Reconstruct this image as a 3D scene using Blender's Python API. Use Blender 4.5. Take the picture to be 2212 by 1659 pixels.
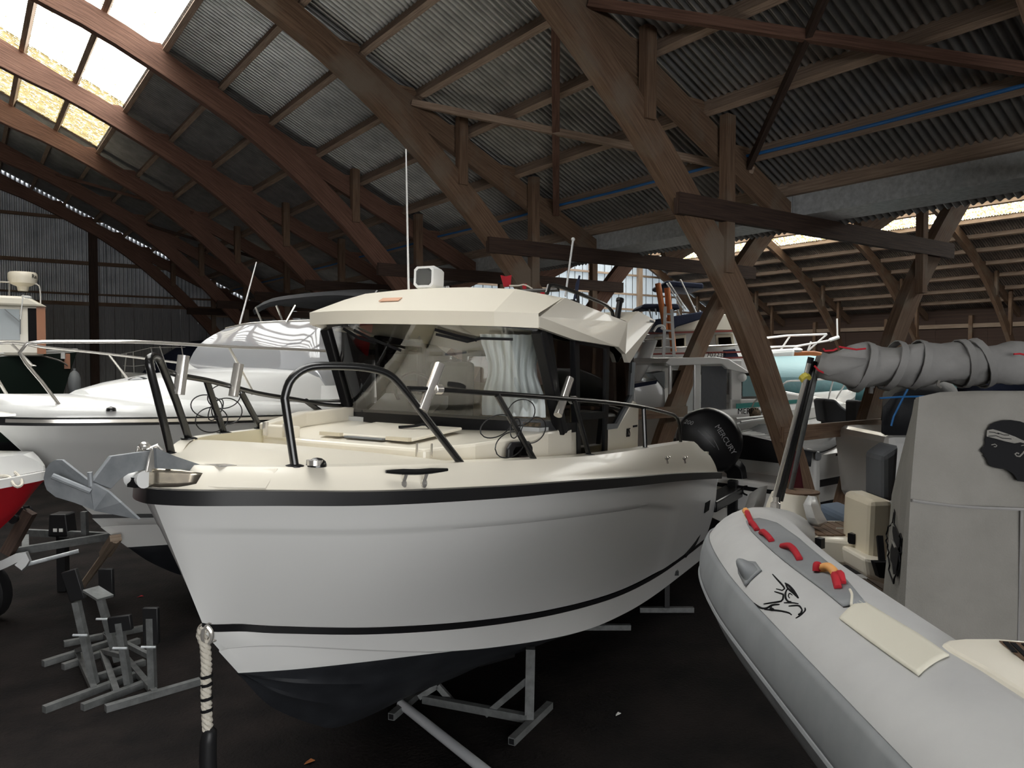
import bpy, bmesh, math, random
from mathutils import Vector, Matrix
import numpy as np
random.seed(7)
for o in list(bpy.data.objects): bpy.data.objects.remove(o)
SC = bpy.context.scene
COL = SC.collection
R = math.radians
# ------------------------------------------------------------------ camera, sky, exposure
FPX = 1650.0
YAW, PIT, EYE = R(35.8), R(-1.746), 2.8
cam_d = bpy.data.cameras.new('camera'); cam = bpy.data.objects.new('camera', cam_d); COL.objects.link(cam)
cam_d.sensor_width = 36; cam_d.lens = 36*FPX/2212; cam_d.clip_end = 300; cam_d.clip_start = 0.05
cam.location = (0, 0, EYE); cam.rotation_euler = (R(90)+PIT, 0, -YAW)
SC.camera = cam
SKY_STRENGTH = 11.0
w = bpy.data.worlds.new('sky'); SC.world = w; w.use_nodes = True
nt = w.node_tree; nt.nodes.clear()
wo = nt.nodes.new('ShaderNodeOutputWorld'); bg = nt.nodes.new('ShaderNodeBackground')
tc = nt.nodes.new('ShaderNodeTexCoord'); sp = nt.nodes.new('ShaderNodeSeparateXYZ')
cr = nt.nodes.new('ShaderNodeValToRGB')
cr.color_ramp.elements[0].position = 0.0; cr.color_ramp.elements[0].color = (.84, .84, .83, 1)
cr.color_ramp.elements[1].position = 0.8; cr.color_ramp.elements[1].color = (.97, .98, 1, 1)
nt.links.new(tc.outputs['Generated'], sp.inputs[0]); nt.links.new(sp.outputs['Z'], cr.inputs[0])
nt.links.new(cr.outputs[0], bg.inputs[0]); bg.inputs[1].default_value = SKY_STRENGTH
nt.links.new(bg.outputs[0], wo.inputs[0])
SC.view_settings.view_transform = 'Standard'; SC.view_settings.look = 'None'
SC.view_settings.exposure = 0.0; SC.view_settings.gamma = 1.0
SC.view_settings.use_curve_mapping = False
SC.cycles.max_bounces = 7; SC.cycles.diffuse_bounces = 4; SC.cycles.glossy_bounces = 4
SC.cycles.transmission_bounces = 6; SC.cycles.transparent_max_bounces = 12
SC.cycles.sample_clamp_indirect = 6.0; SC.cycles.caustics_reflective = False; SC.cycles.caustics_refractive = False
SC.cycles.use_denoising = True
def portal(name, loc, normal, sx, sy):
    l = bpy.data.lights.new(name, 'AREA'); l.shape = 'RECTANGLE'; l.size = sx; l.size_y = sy
    l.cycles.is_portal = True
    o = bpy.data.objects.new(name, l); COL.objects.link(o); o.location = loc
    o.rotation_euler = Vector(normal).to_track_quat('-Z', 'Y').to_euler()
    return o
# ------------------------------------------------------------------ frames
RT = Vector((math.cos(YAW), -math.sin(YAW), 0)); FW = Vector((math.sin(YAW), math.cos(YAW), 0)); UP = Vector((0, 0, 1))
_f = Vector((math.sin(YAW)*math.cos(PIT), math.cos(YAW)*math.cos(PIT), math.sin(PIT))); _u = RT.cross(_f)
CAM = Vector((0, 0, EYE))
def ray(x, y): return _f + RT*((x-1106)/FPX) - _u*((y-829.5)/FPX)
def ground(x, d, z=0.0): return RT*x + FW*d + UP*z            # plan position (right of, ahead of the doorway)
def at(x, y, d):                                              # point seen at photo pixel x,y, d metres ahead
    r = ray(x, y); return CAM + r*(d/r.dot(FW))
def onz(x, y, z): r = ray(x, y); return CAM + r*((z-EYE)/r.z)
def ony(x, y, yw): r = ray(x, y); return CAM + r*(yw/r.y)
def onx(x, y, xw): r = ray(x, y); return CAM + r*(xw/r.x)
class Frame:
    """boat frame: a metres aft, p metres to port, z up; stored locally as (a, -p, z)"""
    def __init__(s, x, d, theta, z0=0.0, heel=0.0, trim=0.0):
        t = R(theta); s.o = ground(x, d, z0)
        A = RT*math.sin(t)+FW*math.cos(t); P = RT*math.cos(t)-FW*math.sin(t); Z = UP.copy()
        h = R(heel); P, Z = P*math.cos(h)-Z*math.sin(h), Z*math.cos(h)+P*math.sin(h)
        t = R(trim); A, Z = A*math.cos(t)-Z*math.sin(t), Z*math.cos(t)+A*math.sin(t)
        s.A, s.P, s.Z = A, P, Z
    def matrix(s):
        m = Matrix.Identity(4)
        for i in range(3): m[i][0] = s.A[i]; m[i][1] = -s.P[i]; m[i][2] = s.Z[i]; m[i][3] = s.o[i]
        return m
    def w(s, a, p, z): return s.o+s.A*a+s.P*p+s.Z*z
    def loc(s, q): q = Vector(q)-s.o; return (q.dot(s.A), q.dot(s.P), q.dot(s.Z))
    def on(s, x, y, **k):
        d = ray(x, y); o = s.loc(CAM); D = (d.dot(s.A), d.dot(s.P), d.dot(s.Z))
        (ax, v), = k.items(); i = 'apz'.index(ax); t = (v-o[i])/D[i]
        return tuple(o[j]+D[j]*t for j in range(3))
# ------------------------------------------------------------------ objects
def prop(o, label=None, cat=None, group=None, kind=None):
    if label: o['label'] = label
    if cat: o['category'] = cat
    if group: o['group'] = group
    if kind: o['kind'] = kind
    return o
def thing(name, label=None, cat=None, loc=(0, 0, 0), group=None, kind=None, matrix=None):
    o = bpy.data.objects.new(name, None); COL.objects.link(o); o.empty_display_size = .1
    if matrix is not None: o.matrix_world = matrix
    else: o.location = loc
    return prop(o, label, cat, group, kind)
def copy_tree(o, parent=None):
    c = o.copy(); COL.objects.link(c)
    if parent is not None: c.parent = parent
    for ch in list(o.children): copy_tree(ch, c)
    return c
class MB:
    """collects geometry; flip=True takes boat coordinates (a, p, z)"""
    def __init__(s, flip=False): s.v = []; s.f = []; s.uv = []; s.flip = flip; s.mi = []; s.m = 0
    def add(s, vs, fs, uvs=None):
        b = len(s.v)
        s.v += [tuple(v) for v in vs]
        for i, f in enumerate(fs):
            s.f.append([b+k for k in f]); s.uv.append(uvs[i] if uvs else [(vs[k][0], vs[k][2]) for k in f]); s.mi.append(s.m)
        return s
    def box(s, x0, x1, y0, y1, z0, z1):
        v = [(x, y, z) for x in (x0, x1) for y in (y0, y1) for z in (z0, z1)]
        return s.add(v, [(0, 1, 3, 2), (4, 6, 7, 5), (0, 4, 5, 1), (2, 3, 7, 6), (0, 2, 6, 4), (1, 5, 7, 3)])
    def sweep(s, pts, sec, up=(0, 0, 1), closed=False, caps=True, scale=None):
        pts = [Vector(p) for p in pts]; n = len(pts); k = len(sec); up = Vector(up)
        per = [0]
        for i in range(k): per.append(per[-1]+(Vector(sec[(i+1) % k])-Vector(sec[i])).length)
        L = [0]
        for i in range(1, n): L.append(L[-1]+(pts[i]-pts[i-1]).length)
        vs = []; prev = None
        for i in range(n):
            if closed: t = pts[(i+1) % n]-pts[i-1]
            else: t = pts[min(i+1, n-1)]-pts[max(i-1, 0)]
            t.normalize()
            x = prev if prev is not None else t.cross(up)
            if prev is None and x.length < 1e-3: x = t.cross(Vector((1, 0, 0)))
            x = x - t*x.dot(t)
            if x.length < 1e-6: x = t.orthogonal()
            x.normalize(); y = x.cross(t); prev = x
            sc = scale[i] if scale else 1
            for a, b in sec: vs.append(pts[i]+x*a*sc+y*b*sc)
        fs = []; uv = []
        for i in range(n if closed else n-1):
            j = (i+1) % n; lj = L[j] if j else L[-1]+.05
            for q in range(k):
                r = (q+1) % k
                fs.append((i*k+q, i*k+r, j*k+r, j*k+q)); uv.append([(L[i], per[q]), (L[i], per[q+1]), (lj, per[q+1]), (lj, per[q])])
        if caps and not closed:
            fs.append(tuple(range(k-1, -1, -1))); uv.append([(sec[q][0], sec[q][1]) for q in range(k-1, -1, -1)])
            fs.append(tuple((n-1)*k+q for q in range(k))); uv.append([(sec[q][0], sec[q][1]) for q in range(k)])
        return s.add(vs, fs, uv)
    def tube(s, pts, r, n=10, closed=False, scale=None, caps=True):
        return s.sweep(pts, [(r*math.cos(2*math.pi*i/n), r*math.sin(2*math.pi*i/n)) for i in range(n)], closed=closed, scale=scale, caps=caps)
    def beam(s, p, q, wd, ht, up=(0, 0, 1)):
        a, b = wd/2, ht/2
        return s.sweep([p, q], [(-a, -b), (a, -b), (a, b), (-a, b)], up=up)
    def grid(s, rows, closed_u=False):
        n = len(rows[0]); vs = [p for r in rows for p in r]; fs = []; uv = []
        for i in range(len(rows)-1):
            for j in range(n-1 if not closed_u else n):
                k = (j+1) % n
                fs.append((i*n+j, i*n+k, (i+1)*n+k, (i+1)*n+j)); uv.append([(j*.1, i*.1), ((j+1)*.1, i*.1), ((j+1)*.1, i*.1+.1), (j*.1, i*.1+.1)])
        return s.add(vs, fs, uv)
    def lathe(s, prof, o=(0, 0, 0), axis=(0, 0, 1), n=20):
        ax = Vector(axis).normalized(); x = ax.orthogonal().normalized(); y = ax.cross(x); o = Vector(o)
        rows = [[o+ax*h+(x*math.cos(2*math.pi*i/n)+y*math.sin(2*math.pi*i/n))*r for i in range(n)] for r, h in prof]
        s.grid(rows, closed_u=True)
        if prof[0][0] > 1e-4: s.add(rows[0], [tuple(range(n-1, -1, -1))])
        if prof[-1][0] > 1e-4: s.add(rows[-1], [tuple(range(n))])
        return s
    def prism(s, poly, off):
        """poly: 3-D planar polygon, off: extrusion vector"""
        n = len(poly); off = Vector(off); a = [Vector(p) for p in poly]; b = [p+off for p in a]
        fs = [tuple(range(n)), tuple(range(2*n-1, n-1, -1))]+[(i, n+i, n+(i+1) % n, (i+1) % n) for i in range(n)]
        return s.add(a+b, fs)
    def poly(s, pts): return s.add(pts, [tuple(range(len(pts)))])
    def ball(s, c, rx, ry, rz, nu=14, nv=9):
        c = Vector(c)
        rows = [[c+Vector((rx*math.cos(2*math.pi*i/nu)*math.sin(math.pi*j/nv), ry*math.sin(2*math.pi*i/nu)*math.sin(math.pi*j/nv), rz*math.cos(math.pi*j/nv))) for i in range(nu)] for j in range(nv+1)]
        return s.grid(rows, closed_u=True)
    def mesh(s, name, smooth=True, angle=35, recalc=True, merge=1e-5):
        me = bpy.data.meshes.new(name)
        vs = [(x, -y, z) for x, y, z in s.v] if s.flip else s.v
        bm = bmesh.new(); bv = [bm.verts.new(v) for v in vs]; ul = bm.loops.layers.uv.new('UVMap')
        for f, u, mi in zip(s.f, s.uv, s.mi):
            try: bf = bm.faces.new([bv[i] for i in f])
            except ValueError: continue
            bf.material_index = mi
            for l, c in zip(bf.loops, u): l[ul].uv = c
        if merge: bmesh.ops.remove_doubles(bm, verts=bm.verts, dist=merge); bmesh.ops.dissolve_degenerate(bm, edges=bm.edges, dist=1e-6)
        if recalc: bmesh.ops.recalc_face_normals(bm, faces=bm.faces)
        bm.to_mesh(me); bm.free()
        if smooth:
            me.shade_smooth(); me.set_sharp_from_angle(angle=R(angle))
        return me
    def build(s, name, mat, parent=None, smooth=True, angle=35, bevel=0, recalc=True, label=None, solid=0):
        me = s.mesh(name, smooth, angle, recalc)
        for m in (mat if isinstance(mat, (list, tuple)) else [mat]): me.materials.append(m)
        o = bpy.data.objects.new(name, me); COL.objects.link(o)
        if parent is not None: o.parent = parent
        if solid:
            md = o.modifiers.new('thick', 'SOLIDIFY'); md.thickness = solid; md.offset = 0
        if bevel:
            md = o.modifiers.new('edge', 'BEVEL'); md.width = bevel; md.segments = 2; md.limit_method = 'ANGLE'; md.angle_limit = R(30)
        if label: o['label'] = label
        return o
def link(name, me, parent=None, loc=None, rot=None):
    o = bpy.data.objects.new(name, me); COL.objects.link(o)
    if parent is not None: o.parent = parent
    if loc is not None: o.location = loc
    if rot is not None: o.rotation_euler = rot
    return o
def text(name, s, size, loc, xd, yd, mat, parent=None, flip=False, extrude=.002, shear=0.0, sx=1.0, align='CENTER'):
    c = bpy.data.curves.new(name, 'FONT'); c.body = s; c.size = size; c.extrude = extrude; c.shear = shear; c.align_x = align; c.align_y = 'CENTER'
    c.materials.append(mat); c.resolution_u = 3
    o = bpy.data.objects.new(name, c); COL.objects.link(o)
    f = (lambda q: Vector((q[0], -q[1], q[2]))) if flip else Vector
    x = f(xd).normalized(); y = f(yd); y = (y-x*y.dot(x)).normalized(); z = x.cross(y); l = f(loc)
    m = Matrix.Identity(4)
    for i in range(3): m[i][0] = x[i]*sx; m[i][1] = y[i]; m[i][2] = z[i]; m[i][3] = l[i]
    bpy.context.view_layer.update(); me = bpy.data.meshes.new_from_object(o); bpy.data.objects.remove(o)
    o = bpy.data.objects.new(name, me); COL.objects.link(o)
    if parent is not None: o.parent = parent
    o.matrix_local = m
    return o
def lerp(xs, ys, x): return float(np.interp(x, xs, ys))
def resample(pts, n):
    P = np.array(pts, float); d = np.r_[0, np.cumsum(np.linalg.norm(np.diff(P, axis=0), axis=1))]
    t = np.linspace(0, d[-1], n); return np.stack([np.interp(t, d, P[:, i]) for i in range(P.shape[1])], 1)
def smooth_pts(pts, n, closed=False):
    """Catmull-Rom through pts, resampled"""
    P = [np.array(p, float) for p in pts]; out = []
    N = len(P)
    for i in range(N if closed else N-1):
        if closed: p0, p1, p2, p3 = P[i-1], P[i], P[(i+1) % N], P[(i+2) % N]
        else: p0, p1, p2, p3 = P[max(i-1, 0)], P[i], P[i+1], P[min(i+2, N-1)]
        for k in range(8):
            t = k/8; out.append(.5*((2*p1)+(p2-p0)*t+(2*p0-5*p1+4*p2-p3)*t*t+(3*p1-p0-3*p2+p3)*t**3))
    if not closed: out.append(P[-1])
    else: out.append(out[0])
    q = resample(out, n+1 if closed else n)
    return [tuple(x) for x in (q[:-1] if closed else q)]
# ------------------------------------------------------------------ materials
def mat(name, col, rough=.5, metal=0.0, var=0.0, vscale=6.0, bump=0.0, bscale=60.0, coords='Object', stretch=(1, 1, 1), col2=None, spec=.5, coat=0.0, detail=4.0, lo=.35, hi=.65):
    m = bpy.data.materials.new(name); m.use_nodes = True; t = m.node_tree; b = t.nodes['Principled BSDF']
    b.inputs['Base Color'].default_value = (*col, 1); b.inputs['Roughness'].default_value = rough; b.inputs['Metallic'].default_value = metal
    b.inputs['Specular IOR Level'].default_value = spec; b.inputs['Coat Weight'].default_value = coat
    if var or col2 or bump:
        tc = t.nodes.new('ShaderNodeTexCoord'); mp = t.nodes.new('ShaderNodeMapping'); mp.inputs['Scale'].default_value = stretch
        t.links.new(tc.outputs[coords], mp.inputs[0])
    if var or col2:
        n = t.nodes.new('ShaderNodeTexNoise'); n.inputs['Scale'].default_value = vscale; n.inputs['Detail'].default_value = detail; n.inputs['Roughness'].default_value = .6
        t.links.new(mp.outputs[0], n.inputs['Vector'])
        r = t.nodes.new('ShaderNodeValToRGB'); r.color_ramp.elements[0].position = lo; r.color_ramp.elements[1].position = hi
        c2 = col2 or tuple(c*(1-var) for c in col)
        r.color_ramp.elements[0].color = (*c2, 1); r.color_ramp.elements[1].color = (*col, 1)
        t.links.new(n.outputs[0], r.inputs[0]); t.links.new(r.outputs[0], b.inputs['Base Color'])
    if bump:
        n2 = t.nodes.new('ShaderNodeTexNoise'); n2.inputs['Scale'].default_value = bscale; n2.inputs['Detail'].default_value = 3
        t.links.new(mp.outputs[0], n2.inputs['Vector'])
        bp = t.nodes.new('ShaderNodeBump'); bp.inputs['Strength'].default_value = bump; bp.inputs['Distance'].default_value = .02
        t.links.new(n2.outputs[0], bp.inputs['Height']); t.links.new(bp.outputs[0], b.inputs['Normal'])
    return m
def wood(name, c1, c2, scale=1.0, grey=None):
    m = wood0(name, c1, c2, scale)
    if grey:                                                       # weathered grey patches
        t = m.node_tree; b = t.nodes['Principled BSDF']; s = b.inputs['Base Color'].links[0].from_socket
        tc = t.nodes.new('ShaderNodeTexCoord'); n = t.nodes.new('ShaderNodeTexNoise'); n.inputs['Scale'].default_value = 1.3; n.inputs['Detail'].default_value = 7; t.links.new(tc.outputs['Object'], n.inputs['Vector'])
        r = t.nodes.new('ShaderNodeValToRGB'); r.color_ramp.elements[0].position = .52; r.color_ramp.elements[1].position = .68; t.links.new(n.outputs[0], r.inputs[0])
        mx = t.nodes.new('ShaderNodeMix'); mx.data_type = 'RGBA'; t.links.new(r.outputs[0], mx.inputs[0]); t.links.new(s, mx.inputs[6]); mx.inputs[7].default_value = (*grey, 1); t.links.new(mx.outputs[2], b.inputs['Base Color'])
    return m
def wood0(name, c1, c2, scale=1.0):
    return mat(name, c1, .8, col2=c2, vscale=5*scale, bump=.35, bscale=9*scale, coords='UV', stretch=(.35, 9, 1), detail=6, spec=.25)
def trough_shaded(name, col, rough, metal, pitch, axis='Y', dark=.35):
    """profiled sheet, the shade of its troughs painted in as dark stripes"""
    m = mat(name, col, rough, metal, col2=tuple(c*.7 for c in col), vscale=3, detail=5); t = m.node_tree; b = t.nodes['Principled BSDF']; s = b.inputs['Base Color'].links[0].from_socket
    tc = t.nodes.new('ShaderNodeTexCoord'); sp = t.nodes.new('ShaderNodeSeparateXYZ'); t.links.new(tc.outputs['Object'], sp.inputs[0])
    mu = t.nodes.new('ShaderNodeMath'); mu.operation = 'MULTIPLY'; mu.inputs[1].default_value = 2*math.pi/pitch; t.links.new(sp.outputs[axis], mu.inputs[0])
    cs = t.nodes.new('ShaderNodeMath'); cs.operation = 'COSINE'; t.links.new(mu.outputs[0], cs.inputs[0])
    mr = t.nodes.new('ShaderNodeMapRange'); mr.inputs[1].default_value = -.6; mr.inputs[2].default_value = .6; mr.inputs[3].default_value = 1; mr.inputs[4].default_value = dark; t.links.new(cs.outputs[0], mr.inputs[0])  # darkens the colour along each trough to deepen its shade
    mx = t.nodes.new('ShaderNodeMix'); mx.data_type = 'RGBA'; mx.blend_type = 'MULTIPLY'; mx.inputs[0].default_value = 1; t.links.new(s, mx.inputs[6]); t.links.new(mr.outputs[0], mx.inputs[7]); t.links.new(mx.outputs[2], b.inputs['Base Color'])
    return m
def glass(name, tint, rough=.02, alpha=.25):
    """thin pane: mostly see-through with a mirror-like reflection"""
    m = bpy.data.materials.new(name); m.use_nodes = True; t = m.node_tree; t.nodes.clear()
    o = t.nodes.new('ShaderNodeOutputMaterial'); mx = t.nodes.new('ShaderNodeMixShader'); g = t.nodes.new('ShaderNodeBsdfGlossy'); tr = t.nodes.new('ShaderNodeBsdfTransparent')
    f = t.nodes.new('ShaderNodeFresnel'); f.inputs[0].default_value = 1.5
    ad = t.nodes.new('ShaderNodeMath'); ad.operation = 'MULTIPLY_ADD'; ad.inputs[1].default_value = 1.0; ad.inputs[2].default_value = alpha
    t.links.new(f.outputs[0], ad.inputs[0]); t.links.new(ad.outputs[0], mx.inputs[0])
    g.inputs['Roughness'].default_value = rough; tr.inputs[0].default_value = (*tint, 1)
    t.links.new(tr.outputs[0], mx.inputs[1]); t.links.new(g.outputs[0], mx.inputs[2]); t.links.new(mx.outputs[0], o.inputs[0])
    return m
def skylight_mat(name, moss, seed):
    """clear corrugated plastic with lichen and leaf litter lying on it"""
    m = bpy.data.materials.new(name); m.use_nodes = True; t = m.node_tree; t.nodes.clear(); N = t.nodes.new; K = t.links.new
    o = N('ShaderNodeOutputMaterial'); mx = N('ShaderNodeMixShader'); tr = N('ShaderNodeBsdfTransparent'); tr.inputs[0].default_value = (.72, .715, .68, 1)
    df = N('ShaderNodeBsdfDiffuse'); tl = N('ShaderNodeBsdfTranslucent'); m2 = N('ShaderNodeMixShader'); m2.inputs[0].default_value = .55
    tc = N('ShaderNodeTexCoord'); n = N('ShaderNodeTexNoise'); n.inputs['Scale'].default_value = 9; n.inputs['Detail'].default_value = 9; n.inputs['Roughness'].default_value = .75
    mp = N('ShaderNodeMapping'); mp.inputs['Location'].default_value = (seed, seed*2, 0); K(tc.outputs['Object'], mp.inputs[0]); K(mp.outputs[0], n.inputs['Vector'])
    r = N('ShaderNodeValToRGB'); r.color_ramp.elements[0].position = moss; r.color_ramp.elements[1].position = moss+.06
    K(n.outputs[0], r.inputs[0])
    n2 = N('ShaderNodeTexNoise'); n2.inputs['Scale'].default_value = 4; K(mp.outputs[0], n2.inputs['Vector'])
    r2 = N('ShaderNodeValToRGB'); r2.color_ramp.elements[0].color = (.10, .08, .035, 1); r2.color_ramp.elements[1].color = (.40, .32, .15, 1); K(n2.outputs[0], r2.inputs[0])
    for q in (df, tl): K(r2.outputs[0], q.inputs[0])
    K(df.outputs[0], m2.inputs[1]); K(tl.outputs[0], m2.inputs[2]); K(r.outputs[0], mx.inputs[0]); K(m2.outputs[0], mx.inputs[1]); K(tr.outputs[0], mx.inputs[2])
    K(mx.outputs[0], o.inputs[0])
    return m
def milky(name, tint, rough):
    m = glass(name, tint, rough, .14); t = m.node_tree; o = t.nodes['Material Output']; s = o.inputs[0].links[0].from_socket
    mx = t.nodes.new('ShaderNodeMixShader'); mx.inputs[0].default_value = .34; d = t.nodes.new('ShaderNodeBsdfDiffuse'); d.inputs[0].default_value = (.78, .79, .82, 1)  # diffuse white paints in pale reflections along with old vinyl haze
    t.links.new(s, mx.inputs[1]); t.links.new(d.outputs[0], mx.inputs[2]); t.links.new(mx.outputs[0], o.inputs[0]); return m
M = dict(
    floor=mat('black_earth_floor', (.017, .0135, .0125), .9, col2=(.006, .0055, .0055), vscale=1.6, bump=.6, bscale=35, detail=8, spec=.12),
    sheet=mat('galvanised_sheet', (.56, .56, .55), .30, .85, col2=(.38, .38, .375), vscale=3, detail=5),
    palesheet=mat('pale_grey_sheet', (.74, .76, .79), .45, .1, col2=(.5, .52, .55), vscale=1.2),
    corr=trough_shaded('corrugated_roofing', (.56, .56, .55), .32, .75, .095, dark=.48),
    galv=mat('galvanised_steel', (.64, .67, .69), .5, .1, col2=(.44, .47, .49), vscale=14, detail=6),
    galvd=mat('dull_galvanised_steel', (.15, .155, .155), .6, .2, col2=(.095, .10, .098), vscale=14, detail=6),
    timber=wood('brown_timber', (.245, .160, .106), (.125, .078, .052), grey=(.22, .175, .135)),
    timber_r=wood('red_brown_timber', (.225, .125, .09), (.118, .063, .046)),
    purlin=wood('grey_brown_timber', (.46, .345, .26), (.27, .195, .15)),
    pale=wood('pale_timber', (.38, .30, .23), (.25, .18, .13)),
    board=wood('dark_board', (.085, .055, .042), (.045, .030, .025)),
    greyboard=wood('grey_board', (.36, .365, .38), (.22, .225, .235)),
    white=mat('white_gelcoat', (.70, .70, .685), .22, coat=.3),
    cream=mat('cream_gelcoat', (.80, .75, .64), .30, coat=.2),
    creamd=mat('pale_yellow_gelcoat', (.74, .68, .50), .4),
    black=mat('black_plastic', (.010, .010, .011), .3, spec=.22),
    rubber=mat('black_rubber', (.013, .013, .014), .42, spec=.28),
    anti=mat('black_antifouling', (.010, .011, .014), .55, col2=(.018, .02, .024), vscale=5),
    blackm=mat('black_metal', (.012, .012, .012), .25, spec=.6),
    steel=mat('polished_steel', (.74, .71, .66), .17, .72),
    zinc=mat('dull_zinc', (.27, .285, .30), .55, .3, col2=(.20, .215, .23), vscale=9),
    grey=mat('grey_plastic', (.18, .19, .20), .5),
    lightgrey=mat('light_grey_plastic', (.55, .56, .56), .4),
    whitep=mat('white_plastic', (.78, .78, .77), .35),
    navy=mat('navy_canvas', (.012, .018, .045), .85, bump=.3, bscale=20),
    blackc=mat('black_canvas', (.012, .013, .016), .7, bump=.3, bscale=12),
    greyc=mat('grey_canvas', (.215, .21, .205), .9, col2=(.15, .147, .142), vscale=2.5, bump=.25, bscale=9, detail=7),
    greycd=mat('dark_grey_canvas', (.10, .105, .115), .9, bump=.25, bscale=9),
    curtain=mat('pale_curtain', (.62, .66, .66), .9),
    red=mat('red_paint', (.42, .012, .02), .35),
    redrope=mat('red_rope', (.38, .02, .03), .8, spec=.2),
    orange=mat('orange_grip', (.72, .34, .10), .6),
    orangep=mat('orange_paint', (.62, .20, .06), .5),
    blue=mat('blue_pipe', (.03, .17, .45), .45),
    green=mat('dark_green_paint', (.010, .018, .014), .35),
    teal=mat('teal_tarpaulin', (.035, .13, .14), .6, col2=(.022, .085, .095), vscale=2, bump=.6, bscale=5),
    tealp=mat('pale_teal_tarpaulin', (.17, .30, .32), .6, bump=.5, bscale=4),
    tealstripe=mat('teal_paint', (.04, .24, .22), .4),
    teak=wood('teak', (.20, .13, .085), (.12, .075, .05)),
    mahog=mat('varnished_wood', (.36, .13, .045), .35),
    rope=mat('white_rope', (.62, .58, .50), .9, bump=.5, bscale=60),
    tube=mat('pale_grey_fabric_tube', (.50, .50, .495), .55, col2=(.43, .43, .43), vscale=2.2, detail=8),
    tubeg=mat('grey_fabric', (.235, .245, .255), .6, col2=(.19, .20, .21), vscale=4, detail=6),
    tubep=mat('cream_fabric_patch', (.66, .63, .53), .55),
    cover=mat('grey_canvas_cover', (.205, .197, .18), .92, col2=(.14, .134, .12), vscale=1.6, bump=.2, bscale=120, detail=8, lo=.3, hi=.7),
    ink=mat('black_print', (.010, .010, .011), .7, spec=.08),
    silver=mat('silver_print', (.24, .24, .25), .5, .1),
    whiteprint=mat('white_print', (.75, .75, .72), .6),
    glass=glass('clear_glass', (.95, .96, .955), .01, .13),
    tint=glass('tinted_glass', (.30, .285, .28), .02, .02),
    vinyl=milky('clear_vinyl', (.72, .73, .78), .06),
    mud=mat('brown_cloth', (.20, .14, .09), .95, col2=(.06, .05, .03), vscale=40),
    beige=mat('beige_vinyl', (.60, .54, .42), .5),
    bluegrey=mat('blue_grey_cushion', (.12, .16, .22), .8),
    sky1=skylight_mat('skylight_sheet', .36, 1), sky2=skylight_mat('mossy_skylight_sheet', .50, 5),
)
# ================================================================== the shed
SP = 3.8; Y0 = 6.05
def planeY(k): return Y0+SP*(k-1)
def zr(v): return 9.209-.486*v                                    # line the purlins sit on, first nave
RIDGE, VAL = -4.0, 9.8                                            # ridge and valley of the first nave
SLOPE = math.atan(.486)
PV = [2.80, 3.68, 4.55, 5.42, 6.26, 7.20, 8.05, 8.78]
PVU = [1.92, 1.04, .16, -.72, -1.60, -2.48, -3.36]
YS, YE = planeY(-2), 29.2                                         # shed runs from behind the camera to the gable
NB = 27.6                                                         # shift from the first to the second nave
BAYS = range(-2, 7)

fl = MB().box(-17, 36.6, YS-9, YE+.3, -.2, 0).build('floor', M['floor']); prop(fl, kind='structure')
ceil = MB(); T = .24
for v0, v1 in ((-18.2, RIDGE), (VAL-.9+1.8, 16.9)):                 # slopes that face away from the camera
    za, zb = (11.153-(RIDGE-v0)*.486+T, 11.153+T) if v0 < 0 else (zr(VAL*2-v0)+T, zr(VAL*2-v1)+T)
    ceil.prism([(v0, YS, za), (v1, YS, zb), (v1, YE, zb), (v0, YE, za)], (0, 0, .03))
ceil = ceil.build('ceiling', M['sheet']); prop(ceil, kind='structure')
# corrugated roofing sheets, one bay wide
def corrugated(name, width, length, pitch=.095, amp=.019, seg=8):
    n = int(width/pitch*seg); b = MB(); rows = []
    for x in (0, length): rows.append([(x, width*i/n, amp*math.cos(2*math.pi*(width*i/n)/pitch)) for i in range(n+1)])
    b.grid(rows); return b.mesh(name, angle=80, recalc=False, merge=0)
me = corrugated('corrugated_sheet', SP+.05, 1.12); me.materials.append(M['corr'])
sk1 = corrugated('skylight_sheet', SP+.05, 1.12); sk1.materials.append(M['sky1'])
sk2 = corrugated('mossy_skylight_sheet', SP+.05, 1.12); sk2.materials.append(M['sky2'])
allv = sorted(PVU+PV+[RIDGE-.02])
for nave in (0, 1):
    for k in BAYS:
        for i, v in enumerate(allv):
            sky = v < 2.6 and ((nave == 0 and 0 <= k <= 4) or (nave == 1))  # nearest clear bay lies out of view, added to brighten the decks
            if nave == 0 and k < 0 and not sky: pass
            m_ = (sk2 if (k == 4 or (nave == 1 and v > .5)) else sk1) if sky else me
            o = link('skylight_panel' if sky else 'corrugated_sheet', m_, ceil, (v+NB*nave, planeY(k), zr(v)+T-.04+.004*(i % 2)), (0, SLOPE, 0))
            if k == 6: o.scale.y = 1.076
    o = MB().box(RIDGE-.3, RIDGE+.3, YS, YE, 11.153+T+.02, 11.153+T+.06).build('ridge_cap', M['sheet'], ceil); o.location.x = NB*nave
for k in BAYS:                                                     # clear sheets added on the far nave's unseen slope to light the boats
    for i in range(6):
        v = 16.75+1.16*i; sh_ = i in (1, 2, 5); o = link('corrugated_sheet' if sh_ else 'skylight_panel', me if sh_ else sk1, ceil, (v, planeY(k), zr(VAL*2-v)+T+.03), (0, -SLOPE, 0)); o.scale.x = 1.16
        if k == 6: o.scale.y = 1.076
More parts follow.
